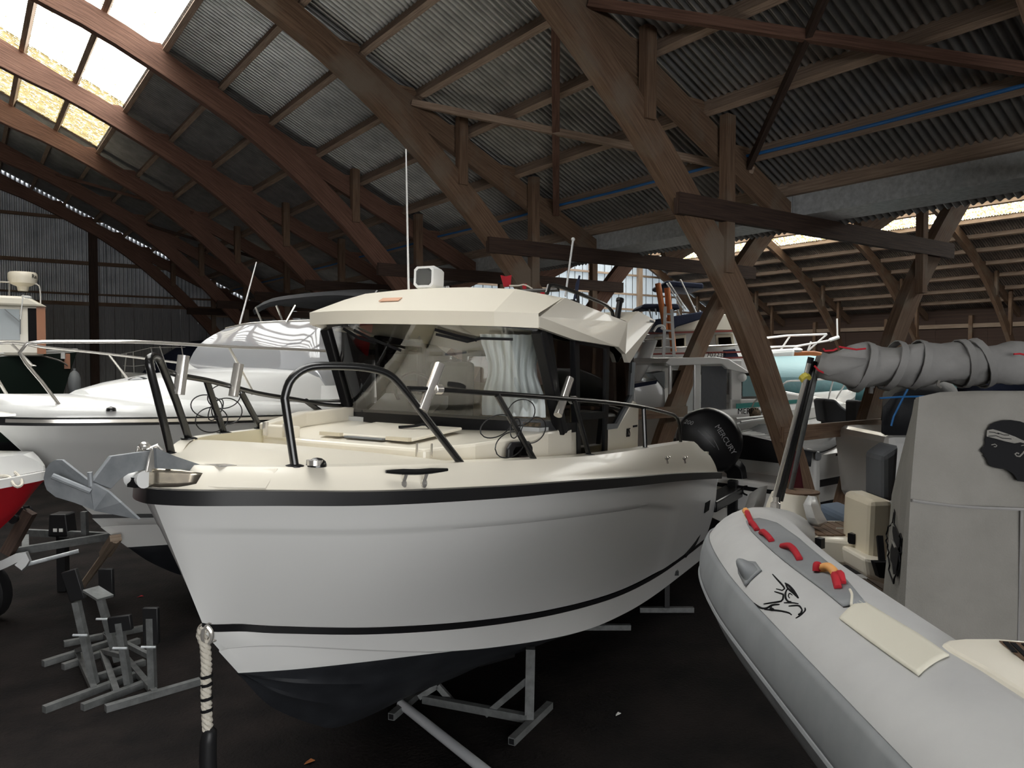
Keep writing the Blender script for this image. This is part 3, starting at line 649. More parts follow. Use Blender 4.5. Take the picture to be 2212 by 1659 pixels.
for sg, nm in ((1, 'port'), (-1, 'starboard')):
    p_ = PS if sg == 1 else 1.05
    c = MB(True); side(c, [(2.82, 2.36), (2.94, 2.36), (2.62, 3.15), (2.38, 3.15)], p_, .05, sg); K(c, 'side_pillar', M['black'], smooth=False)
    TI = M['tint'] if sg == 1 else M['glass']
    c = MB(True); side(c, [(3.05, 2.42), (2.94, 2.42), (2.62, 3.14), (3.03, 3.14)], p_-.01, .008, sg); K(c, 'side_window', TI, smooth=False)
    c = MB(True); side(c, [(2.80, 2.00), (3.22, 2.00), (3.22, 2.42), (2.80, 2.42)], p_+.004, .05, sg); K(c, 'side_panel', M['cream'], smooth=False, bevel=.01)
    c = MB(True); side(c, [(2.85, 2.36), (3.22, 2.36), (3.22, 2.44), (2.85, 2.44)], p_+.008, .05, sg); K(c, 'sill_band', M['black'], smooth=False)
    dr = MB(True)
    for r_ in ([(3.20, 2.0), (3.27, 2.0), (3.13, 3.15), (3.04, 3.15)], [(3.82, 2.0), (3.90, 2.0), (3.86, 3.15), (3.78, 3.15)], [(3.2, 2.0), (3.9, 2.0), (3.9, 2.08), (3.2, 2.08)], [(3.23, 2.46), (3.86, 2.46), (3.86, 2.52), (3.22, 2.52)], [(3.05, 3.09), (3.86, 3.09), (3.86, 3.16), (3.05, 3.16)]): side(dr, r_, p_+.015, .05, sg)
    dr = K(dr, 'sliding_door', M['black'], smooth=False)
    c = MB(True); side(c, [(3.26, 2.06), (3.83, 2.06), (3.80, 3.10), (3.12, 3.10)], p_, .008, sg); K(c, 'pane', TI, parent=dr, smooth=False)
    c = MB(True); side(c, [(3.90, 2.40), (4.10, 2.40), (4.52, 2.66), (4.56, 3.0), (4.30, 3.05), (4.05, 3.14), (3.86, 3.14)], p_-.005, .008, sg); K(c, 'side_window', TI, smooth=False)
    c = MB(True); c.sweep([(3.86, sg*(p_+.0), 2.38), (4.12, sg*(p_), 2.38), (4.56, sg*(p_), 2.66), (4.58, sg*p_, 3.0)], rect(.05, .04), up=(0, 1, 0)); K(c, 'window_frame', M['grey'])
    c = MB(True); side(c, [(3.90, 1.95), (4.80, 1.90), (4.78, 2.54), (4.70, 2.60), (4.60, 2.62), (4.14, 2.36), (3.90, 2.36)], p_+.012, .10, sg); wing = K(c, 'side_wing', M['cream'], smooth=False, bevel=.012)
    if sg == 1:
        text('number_mark', '805', .125, (4.46, p_+.016, 2.30), (1, 0, .02), (.10, 0, 1), M['ink'], wing, True, sx=.62)
        c = MB(True); side(c, [(4.60, 2.37), (4.74, 2.372), (4.735, 2.352), (4.60, 2.35)], p_+.016, .003); K(c, 'number_bar', M['ink'], parent=wing)
c = MB(True)                                                       # aft bulkhead frame
c.box(4.55, 4.60, -1.0, -.94, 1.9, 3.1); c.box(4.55, 4.60, .92, .975, 2.6, 3.1); c.box(4.55, 4.60, -1.0, .975, 3.04, 3.12); c.box(4.55, 4.60, -.2, -.12, 1.9, 3.1); K(c, 'aft_frame', M['black'])
c = MB(True); c.box(4.57, 4.58, -.94, .92, 2.45, 3.05); K(c, 'aft_window', M['glass'])
c = MB(True); c.box(4.55, 4.61, -.12, .975, 1.5, 2.45); K(c, 'aft_bulkhead', M['cream'])
# cabin interior
c = MB(True); c.prism([(2.6, -1.0, 2.36), (2.6, .9, 2.36), (3.05, .93, 2.36), (3.05, -1.0, 2.36)], (0, 0, .05)); c.prism([(2.74, -.95, 2.40), (2.74, -.25, 2.40), (3.1, -.25, 2.62), (3.1, -.95, 2.62)], (0, 0, -.1)); K(c, 'dashboard', M['lightgrey'])
c = MB(True); c.box(3.9, 4.5, -.95, .90, 1.9, 2.3); c.box(4.38, 4.5, -.95, .90, 2.3, 2.75); K(c, 'bench', M['beige'], bevel=.04)
c = MB(True); c.box(3.35, 3.75, -.85, -.35, 1.9, 2.35); c.box(3.66, 3.76, -.85, -.35, 2.35, 2.95); K(c, 'helm_seat', M['greyc'], bevel=.05)
c = MB(True); c.tube(smooth_pts([(3.06+.05*math.cos(i*math.pi/6), -.6+.17*math.cos(i*math.pi/6), 2.66+.16*math.sin(i*math.pi/6)) for i in range(12)], 24, True), .014, 6, closed=True); K(c, 'steering_wheel', M['black'])
c = MB(True); c.prism([(2.62, .25, 2.415), (2.62, .85, 2.415), (2.92, .90, 2.415), (2.92, .35, 2.415)], (0, 0, .03)); c.ball((2.72, .42, 2.46), .12, .12, .05); c.ball((2.76, .72, 2.47), .11, .15, .06); K(c, 'brown_cloth', M['mud'])
def drape(name, a0, p0, a1, p1, z0, z1, m, folds=7, amp=.022, pinch=0.0, off=0.0, parent=boat):
    rows = []; n = folds*6
    for j in range(9):
        v = j/8; z = z1+(z0-z1)*v; row = []
        for i in range(n+1):
            u = i/n; w_ = u
            if pinch: w_ = .5+off*v+(u-.5)*(1-pinch*math.sin(math.pi*min(1, v*1.2))**2)
            o_ = amp*math.sin(u*folds*2*math.pi+v*1.5)*(1-.3*v)
            row.append((a0+(a1-a0)*w_+o_*.8, p0+(p1-p0)*w_-o_*.4, z))
        rows.append(row)
    b = MB(True); b.grid(rows); return K(b, name, m, recalc=False, angle=80, parent=parent)
drape('curtain', 2.50, .40, 2.62, .90, 2.49, 3.13, M['curtain'], 7, .022, .25, .08)
drape('curtain', 2.78, .92, 3.0, .93, 2.50, 3.12, M['curtain'], 3, .012)
drape('curtain', 3.95, .92, 4.45, .92, 2.45, 3.05, M['curtain'], 6, .015)
drape('curtain', 4.50, -.6, 4.50, -.1, 2.1, 3.05, M['curtain'], 5, .02); drape('curtain', 4.50, .35, 4.50, .65, 2.1, 3.05, M['greycd'], 4, .02)
# ---- roof
rf = MB(True)
low = [(2.28, -1.16), (2.12, -.75), (2.05, -.3), (2.04, 0), (2.05, .3), (2.10, .75), (2.22, 1.05)]
zl = lambda p: 3.175-.02*(p+.2)
L0 = [(a, p, zl(p)) for a, p in low]; L1 = [(a-.01, p, zl(p)+.105) for a, p in low]
Tm = [(2.50, -.98, 3.43), (2.44, -.7, 3.47), (2.42, -.3, 3.49), (2.42, 0, 3.495), (2.44, .3, 3.495), (2.52, .7, 3.48), (2.86, .95, 3.445)]
Ta = [(4.50, p, z-.05) for a, p, z in Tm]
U0 = [(a+.12, p*.95, z+.01) for a, p, z in L0]; U1 = [(4.5, p, 3.10) for a, p, z in Tm]
rf.grid([U1, U0, L0, L1, Tm, Ta])
K(rf, 'roof', M['cream'], angle=14)
SD = [(2.22, 3.132), (2.21, 3.235), (2.86, 3.445), (4.39, 3.385), (4.72, 3.525), (5.05, 3.46), (4.27, 2.985), (4.21, 2.985), (4.13, 3.06), (3.93, 3.115), (2.89, 3.11)]
for sg in (1, -1):
    c = MB(True)
    po = 1.05 if sg == 1 else 1.155
    SDs = [(max(a, 2.235 if sg == 1 else 2.30), max(z, 3.155 if sg == 1 else 3.19) if a < 2.8 else z) for a, z in SD]
    outer = [(a, sg*(po if z < 3.3 or a > 4.8 else po-.08), z) for a, z in SDs]; inner = [(a, sg*(po-.04-(.08 if z > 3.3 and a < 4.8 else 0)), z) for a, z in SDs]; n = len(SD)
    c.poly(outer); c.poly(list(reversed(inner))); c.add(outer+inner, [(i, (i+1) % n, n+(i+1) % n, n+i) for i in range(n)])
    rs = K(c, 'roof_side', M['cream'], smooth=False)
    if sg == 1: c = MB(True); c.box(4.86, 5.0, 1.045, 1.052, 3.43, 3.45); K(c, 'maker_mark', M['grey'], parent=rs)
c = MB(True); c.prism([(4.4, -.93, 3.36), (4.72, -.93, 3.52), (5.05, -.93, 3.45), (4.5, -.93, 3.10)], (0, 1.86, 0)); K(c, 'spoiler', M['cream'], smooth=False)
stc = lambda p, t: (2.03+.385*t-.004, p, 3.283+.205*t+.007)
c = MB(True); c.prism([stc(-.36, .40), stc(-.17, .40), stc(-.17, .55), stc(-.36, .55)], (.003, 0, -.004)); K(c, 'sticker', mat('faded_orange_sticker', (.60, .34, .22), .6), smooth=False)
for sg, a0 in ((1, 2.75), (-1, 2.75)):
    c = MB(True); c.tube(smooth_pts([(a0, sg*.86, 3.47), (a0+.12, sg*.85, 3.55), (3.6, sg*.85, 3.545), (4.2, sg*.85, 3.51), (4.3, sg*.86, 3.40)], 20), .018, 8)
    for a in (3.4,): c.tube([(a, sg*.86, 3.42), (a, sg*.85, 3.55)], .015, 8)
    K(c, 'roof_rack', M['blackm'])
c = MB(True); c.tube([(3.0, -.85, 3.53), (3.0, .85, 3.53)], .016, 8); K(c, 'rack_bar', M['blackm'])
c = MB(True); c.box(3.1, 3.9, -.5, .45, 3.44, 3.475); K(c, 'roof_hatch', M['black'], bevel=.01)
for p, a in ((.80, 4.55), (.25, 4.62)): c = MB(True); c.lathe([(.030, 0), (.030, .22), (.040, .23), (.040, .26), (.024, .26), (.024, .1)], (a, p, 3.40), (.35, 0, 1), 14); K(c, 'rod_holder', M['black'])
# searchlight
def lightbox():
    lp = BF.on(928, 630, p=-.28); a0, p0, z0 = lp
    root = MB(True); root.lathe([(.085, -.03), (.085, .0), (.06, .02), (.05, .04)], (a0, p0, z0-.005), (0, 0, 1), 20); s_ = K(root, 'searchlight', M['whitep'])
    cx, cz = a0, z0+.115; P8 = []
    def ring(a, s, w_, h_): return [(a, p0+w_*x, cz+h_*y) for x, y in [(-1, -.72), (-.72, -1), (.72, -1), (1, -.72), (1, .72), (.72, 1), (-.72, 1), (-1, .72)]]
    b = MB(True); rr = [ring(cx+.10, 0, .06, .06), ring(cx+.08, 0, .09, .085), ring(cx-.06, 0, .108, .098), ring(cx-.10, 0, .100, .090), ring(cx-.10, 0, .080, .072), ring(cx-.05, 0, .06, .055)]
    b.grid(rr, closed_u=True); b.poly(rr[0]); b.poly(rr[-1]); K(b, 'lamp_housing', M['whitep'], parent=s_, angle=30)
    b = MB(True); b.grid([ring(cx-.098, 0, .078, .07), ring(cx-.098, 0, .0, .0)], closed_u=True); K(b, 'lens', M['glass'], parent=s_, recalc=False)
    b = MB(True); b.lathe([(.012, .0), (.03, .01), (.055, .02), (.074, .032)], (cx-.064, p0, cz), (-1, 0, 0), 14); K(b, 'reflector', mat('chrome_reflector', (.85, .85, .82), .35, .25), parent=s_, angle=12)
lightbox()
def rod(name, xb, yb, xt, yt, p, r0, m, parent=boat, **k):
    q0, q1 = BF.on(xb, yb, p=p), BF.on(xt, yt, p=p); c = MB(True); c.tube([q0, tri(q0, q1, .5), q1], r0, 7, scale=[1, .85, .6]); return K(c, name, m, parent=parent, **k)
rod('whip_aerial', 883, 640, 877, 322, -.45, .010, M['whitep'])
q0 = BF.on(1221, 640, p=.5); q1 = BF.on(1238, 517, p=.5); c = MB(True); c.tube([q0, q1], .010, 7); c.ball(q1, .02, .02, .02, 8, 6); K(c, 'stern_light_pole', M['lightgrey'])
# windscreen wipers
def wsp(x, y):
    """point just ahead of the windscreen under a photo pixel"""
    r_ = ray(x, y); o = BF.loc(CAM); D = (r_.dot(BF.A), r_.dot(BF.P), r_.dot(BF.Z))
    for i in range(800, 1900):
        t = i*.005; a, p, z = (o[j]+D[j]*t for j in range(3)); v = (z-2.45)/.74
        if abs(p) > 1.1: continue
        aw = lerp([q[1] for q in wb], [q[0] for q in wb], p)*(1-v)+lerp([q[1] for q in wt], [q[0] for q in wt], p)*v
        if a > aw-.03: return (a, p, z)
    return BF.on(x, y, p=0)
for arm, bl in ((((742, 710), (775, 730), (812, 741)), ((765, 713), (800, 731), (866, 757))), (((940, 712), (985, 725), (1030, 735)), ((942, 722), (1010, 738), (1040, 731), (1108, 733)))):
    c = MB(True); c.sweep([wsp(*p) for p in arm], rect(.022, .014), up=(1, 0, 0)); wi = K(c, 'wiper', M['black']); c = MB(True); c.sweep([wsp(*p) for p in bl], rect(.02, .012), up=(1, 0, 0)); K(c, 'blade', M['rubber'], parent=wi)
# ---- pulpit, guard rails, stanchions
LEG = [(.437, .448, 2.25), (.402, .391, 2.62), (.425, .41, 2.72), (.50, .455, 2.79), (.62, .53, 2.808), (.80, .635, 2.805), (.93, .70, 2.77), (1.03, .745, 2.68), (1.12, .775, 2.585), (1.451, .90, 2.22)]
RAI = [(1.05, .75, 2.69), (1.279, .814, 2.688), (1.93, .979, 2.668), (2.727, 1.09, 2.64), (3.5, 1.15, 2.61), (4.309, 1.185, 2.562), (5.1, 1.19, 2.495), (5.45, 1.19, 2.45), (5.60, 1.19, 2.36), (5.643, 1.20, 2.15)]
for sg in (1,):
    f = lambda q: (q[0], sg*q[1], q[2])
    c = MB(True); c.tube([LEG[0] if sg == 1 else f(LEG[0])]+[f(q) for q in smooth_pts(LEG[1:-1], 34)]+[f(LEG[-1])], .0235, 10); pu = K(c, 'pulpit_hoop', M['blackm'], angle=80)
    for q in (LEG[0], LEG[-1]): c = MB(True); c.lathe([(.05, 0), (.05, .008), (.03, .014)], f((q[0], q[1], q[2]-.004)), (0, 0, 1), 12); K(c, 'foot_plate', M['black'], parent=pu)
    c = MB(True); c.tube([f(q) for q in smooth_pts(RAI[:-1], 40)]+[f(RAI[-1])], .0185, 9); gr = K(c, 'guard_rail', M['blackm'], angle=80)
    for t0, b0 in (((1.80, .955, 2.665), (2.215, 1.055, 2.195)), ((2.80, 1.095, 2.64), (3.03, 1.15, 2.185)), ((4.31, 1.185, 2.56), (4.31, 1.215, 2.17))):
        c = MB(True); c.tube([f(b0), f(t0)], .022, 9); st = K(c, 'stanchion', M['blackm']); c = MB(True); c.lathe([(.05, 0), (.05, .008), (.03, .014)], f(b0), (0, 0, 1), 12); K(c, 'foot_plate', M['black'], parent=st)
BO = lambda x, y, p: BF.on(x, y, p=p)
HS = [BO(370, 980, -.30), BO(338, 850, -.27), BO(322, 785, -.27), BO(327, 771, -.30), BO(338, 772, -.36), BO(350, 790, -.40), BO(380, 865, -.46), BO(408, 947, -.51)]
c = MB(True); c.tube([HS[0]]+smooth_pts(HS[1:-1], 34)+[HS[-1]], .0225, 10); pu = K(c, 'pulpit_hoop', M['blackm'], angle=80)
for q in (HS[0], HS[-1]): c = MB(True); c.lathe([(.05, 0), (.05, .008), (.03, .014)], (q[0], q[1], q[2]-.004), (0, 0, 1), 12); K(c, 'foot_plate', M['black'], parent=pu)
c = MB(True); c.tube(smooth_pts([BO(356, 800, -.41), BO(390, 811, -.47), BO(450, 822, -.58), BO(505, 836, -.72), BO(560, 850, -.86), BO(640, 863, -.97), BO(722, 876, -1.06), (3.2, -1.15, 2.50), (4.5, -1.2, 2.4)], 40), .0175, 9); K(c, 'guard_rail', M['blackm'], angle=80)
for t0, b0 in ((BO(446, 822, -.66), BO(484, 936, -.76)), (BO(520, 846, -.80), BO(563, 926, -.92)), (BO(661, 866, -1.0), BO(702, 895, -1.08))):
    c = MB(True); c.tube([b0, t0], .0225, 9); st = K(c, 'stanchion', M['blackm']); c = MB(True); c.lathe([(.05, 0), (.05, .008), (.03, .014)], b0, (0, 0, 1), 12); K(c, 'foot_plate', M['black'], parent=st)
def rodholder(x0, y0, x1, y1, p0, off=.0):
    """clamp-on steel rod holder seen from pixel x0,y0 (low end) to x1,y1"""
    a = BF.on(x0, y0, p=p0); b_ = BF.on(x1, y1, p=p0); ax = Vector(b_)-Vector(a); L_ = ax.length
    c = MB(True); c.lathe([(.034, 0), (.034, L_), (.029, L_), (.029, L_*.3)], a, ax, 16); o = K(c, 'rod_holder', M['steel'])
    return o
for r_, cl in (((912, 888, 950, 788, .80), (945, 841)), ((1205, 897, 1231, 818, 1.06), (1238, 864))):
    o = rodholder(*r_); q = BF.on(*cl, p=r_[4]+.02); c = MB(True); c.lathe([(.032, -.03), (.032, .03)], q, (1, .1, 0), 12); K(c, 'clamp', M['steel'], parent=o)
for r_ in ((386, 852, 397, 768, -.43), (504, 856, 516, 786, -.68)): rodholder(*r_)
for p_, loops in ((1.0, ((1071, 921, 36, 22, -.45), (1126, 891, 31, 27, -.6), (1152, 929, 31, 24, -.9), (1101, 961, 34, 25, -.6), (1113, 925, 10, 22, .2))), (-.74, ((446, 877, 34, 24, .1), (484, 856, 36, 26, -.2), (490, 888, 33, 28, .1), (457, 907, 35, 27, -.1), (466, 885, 12, 26, .5)))):
    for i, (cx, cy_, rx, ry, tl) in enumerate(loops):            # black wire fender hangers looped round the stanchions
        ps = []
        for k in range(14):
            u_, v_ = rx*math.cos(k*.4488), ry*math.sin(k*.4488); x, y = cx+u_*math.cos(tl)-v_*math.sin(tl), cy_+u_*math.sin(tl)+v_*math.cos(tl)
            ps.append(BF.on(x, y, p=p_+.035*math.sin(k*.4488+i*1.7)))
        c = MB(True); c.tube(smooth_pts(ps, 30, True), .0042, 6, closed=True); K(c, 'wire_loop', M['rubber'])
# ---- deck fittings
def cleat(x, y, parent=boat):
    q = onG(x, y, .03); a, p, z = q; c = MB(True); d_ = (.62, .38, -.01)
    tp = [(a+s*d_[0]*.27, p+.04+s*d_[1]*.27, z+.015+.008*abs(s)) for s in (-1, -.5, 0, .5, 1)]
    c.tube(smooth_pts(tp, 12), .018, 8, scale=[.5, .7, .85, 1, 1, 1, 1, 1, 1, .85, .7, .5]); o = K(c, 'cleat', M['blackm'], parent=parent)
    for s in (-.33, .33): b = MB(True); b.tube([(a+s*d_[0]*.27, p+.04+s*d_[1]*.27, z+.02), (a+s*d_[0]*.27, p+.015+s*d_[1]*.27, z-.05)], .013, 8); b.ball((a+s*d_[0]*.27, p+.02+s*d_[1]*.27, z-.055), .02, .02, .028, 8, 6); K(b, 'cleat_post', M['steel'], parent=o)
cleat(889, 1024)
for x, y in ((1440, 990), (1478, 990)):
    q = onG(x, y, .02); c = MB(True); c.ball(q, .03, .02, .02, 10, 6); c.ball((q[0]+.05, q[1]+.01, q[2]+.01), .03, .015, .012, 10, 6); c.tube([(q[0], q[1], q[2]), (q[0]+.01, q[1]+.01, q[2]-.05)], .009, 7); K(c, 'stern_cleat', M['steel'])
for (x, y, z), m in (((685, 1003), 2.25, 0)[0:2]+(0,), ) if 0 else (): pass
for x, y in ((685, 1004), (382, 974)):
    q = BF.on(x, y, z=2.262); c = MB(True); c.lathe([(.052, 0), (.052, .012), (.045, .03), (.025, .045), (0, .05)], (q[0], q[1], 2.252), (0, 0, 1), 14); nl = K(c, 'navigation_light', M['blackm']); c = MB(True); c.lathe([(.046, 0), (.046, .028), (.0, .03)], (q[0]-.02, q[1], 2.262), (0, 0, 1), 12); K(c, 'lens', M['steel'], parent=nl)
q = BF.on(435, 986, z=2.258); c = MB(True); c.tube([(q[0]-.03, q[1]-.06, 2.262), (q[0]-.03, q[1]+.08, 2.262), (q[0]+.06, q[1]+.06, 2.262), (q[0]+.06, q[1]-.05, 2.262)], .006, 6, closed=True); K(c, 'flush_catch', M['steel'])
q = BF.on(455, 1003, z=2.258); c = MB(True); c.prism([(q[0]-.03, q[1]-.1, 2.256), (q[0]-.05, q[1]+.12, 2.256), (q[0]+.05, q[1]+.14, 2.256), (q[0]+.05, q[1]-.08, 2.256)], (0, 0, .006)); K(c, 'vent_grille', M['steel'], smooth=False)
# bow roller
def pz0(pts, p): return [BF.on(x, y, p=p) for x, y in pts]
CKT, CKB = [(317, 1014), (345, 1012), (385, 1015), (412, 1018), (438, 1022)], [(313, 1050), (345, 1053), (385, 1052), (405, 1049), (424, 1045)]
CK = [(316, 1020), (322, 990), (329, 968), (342, 966), (341, 990), (337, 1020)]
c = MB(True); c.prism(pz0(CK, .06), (0, -.012, 0)); c.prism([(a, -.06, z) for a, p, z in pz0(CK, .06)], (0, .012, 0)); br = K(c, 'bow_roller', M['steel'], smooth=False, bevel=.004)
def onV(x, y, u0, u1):
    r_ = ray(x, y); o = BF.loc(CAM); D = (r_.dot(BF.A), r_.dot(BF.P), r_.dot(BF.Z)); nx, ny = u1[1]-u0[1], -(u1[0]-u0[0])
    t = ((u0[0]-o[0])*nx+(u0[1]-o[1])*ny)/(D[0]*nx+D[1]*ny); return (o[0]+D[0]*t, o[1]+D[1]*t, o[2]+D[2]*t)
c = MB(True); c.grid([[onV(x0+(x1-x0)*v, y0+(y1-y0)*v, (-.14, .08), (.20, .52)) for (x0, y0), (x1, y1) in zip(CKT, CKB)] for v in np.linspace(0, 1, 5)]); K(c, 'stem_plate', mat('worn_steel', (.42, .37, .30), .25, .9, col2=(.62, .56, .44), vscale=14), parent=br, solid=.006, angle=50)
c = MB(True); c.prism([(a, .13, z) for a, p, z in pz0([(337, 968), (380, 986), (446, 1008), (438, 1021), (390, 1014), (340, 1012)], .13)], (0, -.02, 0)); K(c, 'anchor_guide', M['zinc'], parent=br, smooth=False)
e = BF.on(298, 1034, p=.0); c = MB(True); c.lathe([(.045, -.05), (.03, -.01), (.03, .01), (.045, .05)], e, (0, 1, 0), 16); K(c, 'roller', M['whitep'], parent=br)
c = MB(True); e2 = BF.on(290, 1040, p=0); c.prism([(e2[0]-.01, -.04, e2[2]-.03), (e2[0]-.01, -.04, e2[2]+.02), (e2[0]+.02, -.04, e2[2]-.005), (e2[0]+.10, -.04, e2[2]-.015), (e2[0]+.10, -.04, e2[2]-.035)], (0, .06, 0)); K(c, 'roller_bracket', M['black'], parent=br)
e = BF.on(356, 1031, p=.07); c = MB(True); c.lathe([(.02, 0), (.02, .02), (0, .022)], e, (0, 1, 0), 8); K(c, 'bolt', M['steel'], parent=br)
e = BF.on(320, 964, p=0); c = MB(True); c.ball(BF.on(312, 963, p=-.02), .028, .028, .022, 10, 7); c.tube([BF.on(306, 968, p=-.02), BF.on(325, 969, p=0), BF.on(340, 962, p=.02), BF.on(350, 972, p=.03)], .010, 7); K(c, 'anchor_shackle', M['steel'], parent=br)
# bow eye
e = BF.on(446, 1368, p=0); c = MB(True); c.tube(smooth_pts([(e[0]+.08, .0, e[2]+.05), (e[0]-.0, 0, e[2]+.05), (e[0]-.03, 0, e[2]), (e[0], 0, e[2]-.05), (e[0]+.1, 0, e[2]-.05)], 14), .012, 8); K(c, 'bow_eye', M['steel'])
c = MB(True); c.prism([(.05, .0, 0)]*3, (0, 0, 0)) if 0 else None
q = [(6.32, 1.335, 1.42), (6.60, 1.325, 1.42), (6.58, 1.315, 1.30), (6.32, 1.325, 1.30)]
c = MB(True); c.prism(q, (0, .008, 0)); K(c, 'maker_plate', M['ink'], smooth=False)
# ---- anchor hanging in the roller
an = thing('anchor', 'galvanised plough anchor held in the bow roller of the pilothouse boat', 'anchor', matrix=BF.matrix())
SHK = [(197, 1038), (237, 985), (322, 973), (380, 988), (445, 1008), (438, 1020), (390, 1013), (333, 1012), (302, 1016), (275, 1023), (258, 1034), (246, 1046), (237, 1056), (212, 1046)]
c = MB(True); c.prism([(a, -.012, z) for a, p, z in pz0(SHK, 0)], (0, .024, 0)); c.build('shank', M['zinc'], an, smooth=False, bevel=.004)
def blade(pts, name):
    c = MB(True); c.poly([BF.on(x, y, p=p) for x, y, p in pts]); return c.build(name, M['zinc'], an, smooth=False, solid=.016)
blade([(197, 1040, 0), (205, 1102, 0), (302, 1121, .20), (262, 1085, .14), (235, 1061, .06)], 'fluke')
blade([(x, y, -.24*max(0, 194-x)/96) for x, y in ((192, 1037), (160, 1012), (136, 993), (122, 993), (110, 1000), (101, 1014), (97, 1032), (99, 1045), (104, 1058), (123, 1073), (163, 1085))]+[(205, 1101, 0), (197, 1060, 0)], 'fluke')
c = MB(True); c.tube([BF.on(113, 1028, p=-.10), BF.on(196, 1062, p=.015)], .014, 8); c.tube([BF.on(194, 1020, p=.0), BF.on(196, 1050, p=.0)], .012, 8); c.build('fluke_rib', M['zinc'], an)
# ---- outboard engine
OB = thing('outboard_motor', 'large black outboard engine on the stern of the pilothouse boat', 'outboard motor', matrix=BF.matrix())
ED = 11.2; E_ = lambda x, y, w_=0: BF.loc(at(x, y, ED-w_))
EO = smooth_pts([(1463, 960), (1464, 925), (1478, 899), (1500, 886), (1528, 880), (1556, 886), (1581, 901), (1598, 924), (1605, 950), (1602, 976), (1590, 1002), (1578, 1015), (1540, 1020), (1495, 1005)], 40, True)
def cowl(w_, s): return [E_(1535+(x-1535)*s, 952+(y-952)*s, w_) for x, y in EO]
c = MB(True); rr = [cowl(.245, .84), cowl(.22, .92), cowl(.14, .98), cowl(0, 1), cowl(-.14, .99), cowl(-.24, .9), cowl(-.29, .7)]
c.grid(rr, closed_u=True); c.poly(rr[0]); c.poly(rr[-1]); c.build('cowling', M['black'], OB, angle=50)
c = MB(True); c.sweep(smooth_pts([E_(1570, 1000), E_(1588, 1012), E_(1592, 1030), E_(1594, 1045), E_(1602, 1065)], 10), rect(.15, .26), up=(0, 1, 0)); c.build('swivel_bracket', M['black'], OB, bevel=.02)
ea, ep, ez = E_(1588, 1035); c = MB(True); c.prism([(ea-.22, ep-.07, ez), (ea+.18, ep-.07, ez), (ea+.14, ep-.07, .75), (ea+.20, ep-.07, .52), (ea-.10, ep-.07, .52), (ea-.14, ep-.07, .75)], (0, .14, 0)); c.lathe([(.02, -.3), (.09, -.2), (.09, .2), (.05, .35)], (ea+.04, ep, .6), (1, 0, 0), 14); c.build('lower_unit', M['black'], OB, bevel=.02, smooth=False)
c = MB(True); c.box(6.95, ea, ep-.14, ep+.14, 1.22, 1.36); c.build('mounting_bracket', M['black'], OB, bevel=.02)
def etext(s, q0, q1, k, **kw):
    m0, m1 = Vector(E_(*q0, .250)), Vector(E_(*q1, .250)); md = m1-m0; up_ = md.cross(Vector(BF.loc(BF.o+FW))); text('engine_mark', s, md.length/k, tuple((m0+m1)/2), tuple(md), tuple(-up_), M['silver'], OB, True, extrude=.003, **kw)
etext('MERCURY', (1546, 916), (1588, 983), 4.9); etext('200', (1476, 910), (1498, 915), 1.75, shear=.3)
for px in (((1507, 929), (1525, 947), (1544, 966)), ((1524, 930), (1542, 950), (1553, 972))): c = MB(True); c.tube(smooth_pts([E_(x, y, .247) for x, y in px], 8), .005, 6); c.build('pinstripe', M['silver'], OB)
c = MB(True); c.box(6.95, 8.1, -1.15, .45, 1.22, 1.36); c.build('stern_platform', M['cream'], boat, bevel=.03); c = MB(True); c.tube([(6.97, .95, 1.66), (7.5, .9, 1.62), (7.9, .85, 1.5)], .022, 8); c.build('stern_tube', M['steel'], boat)
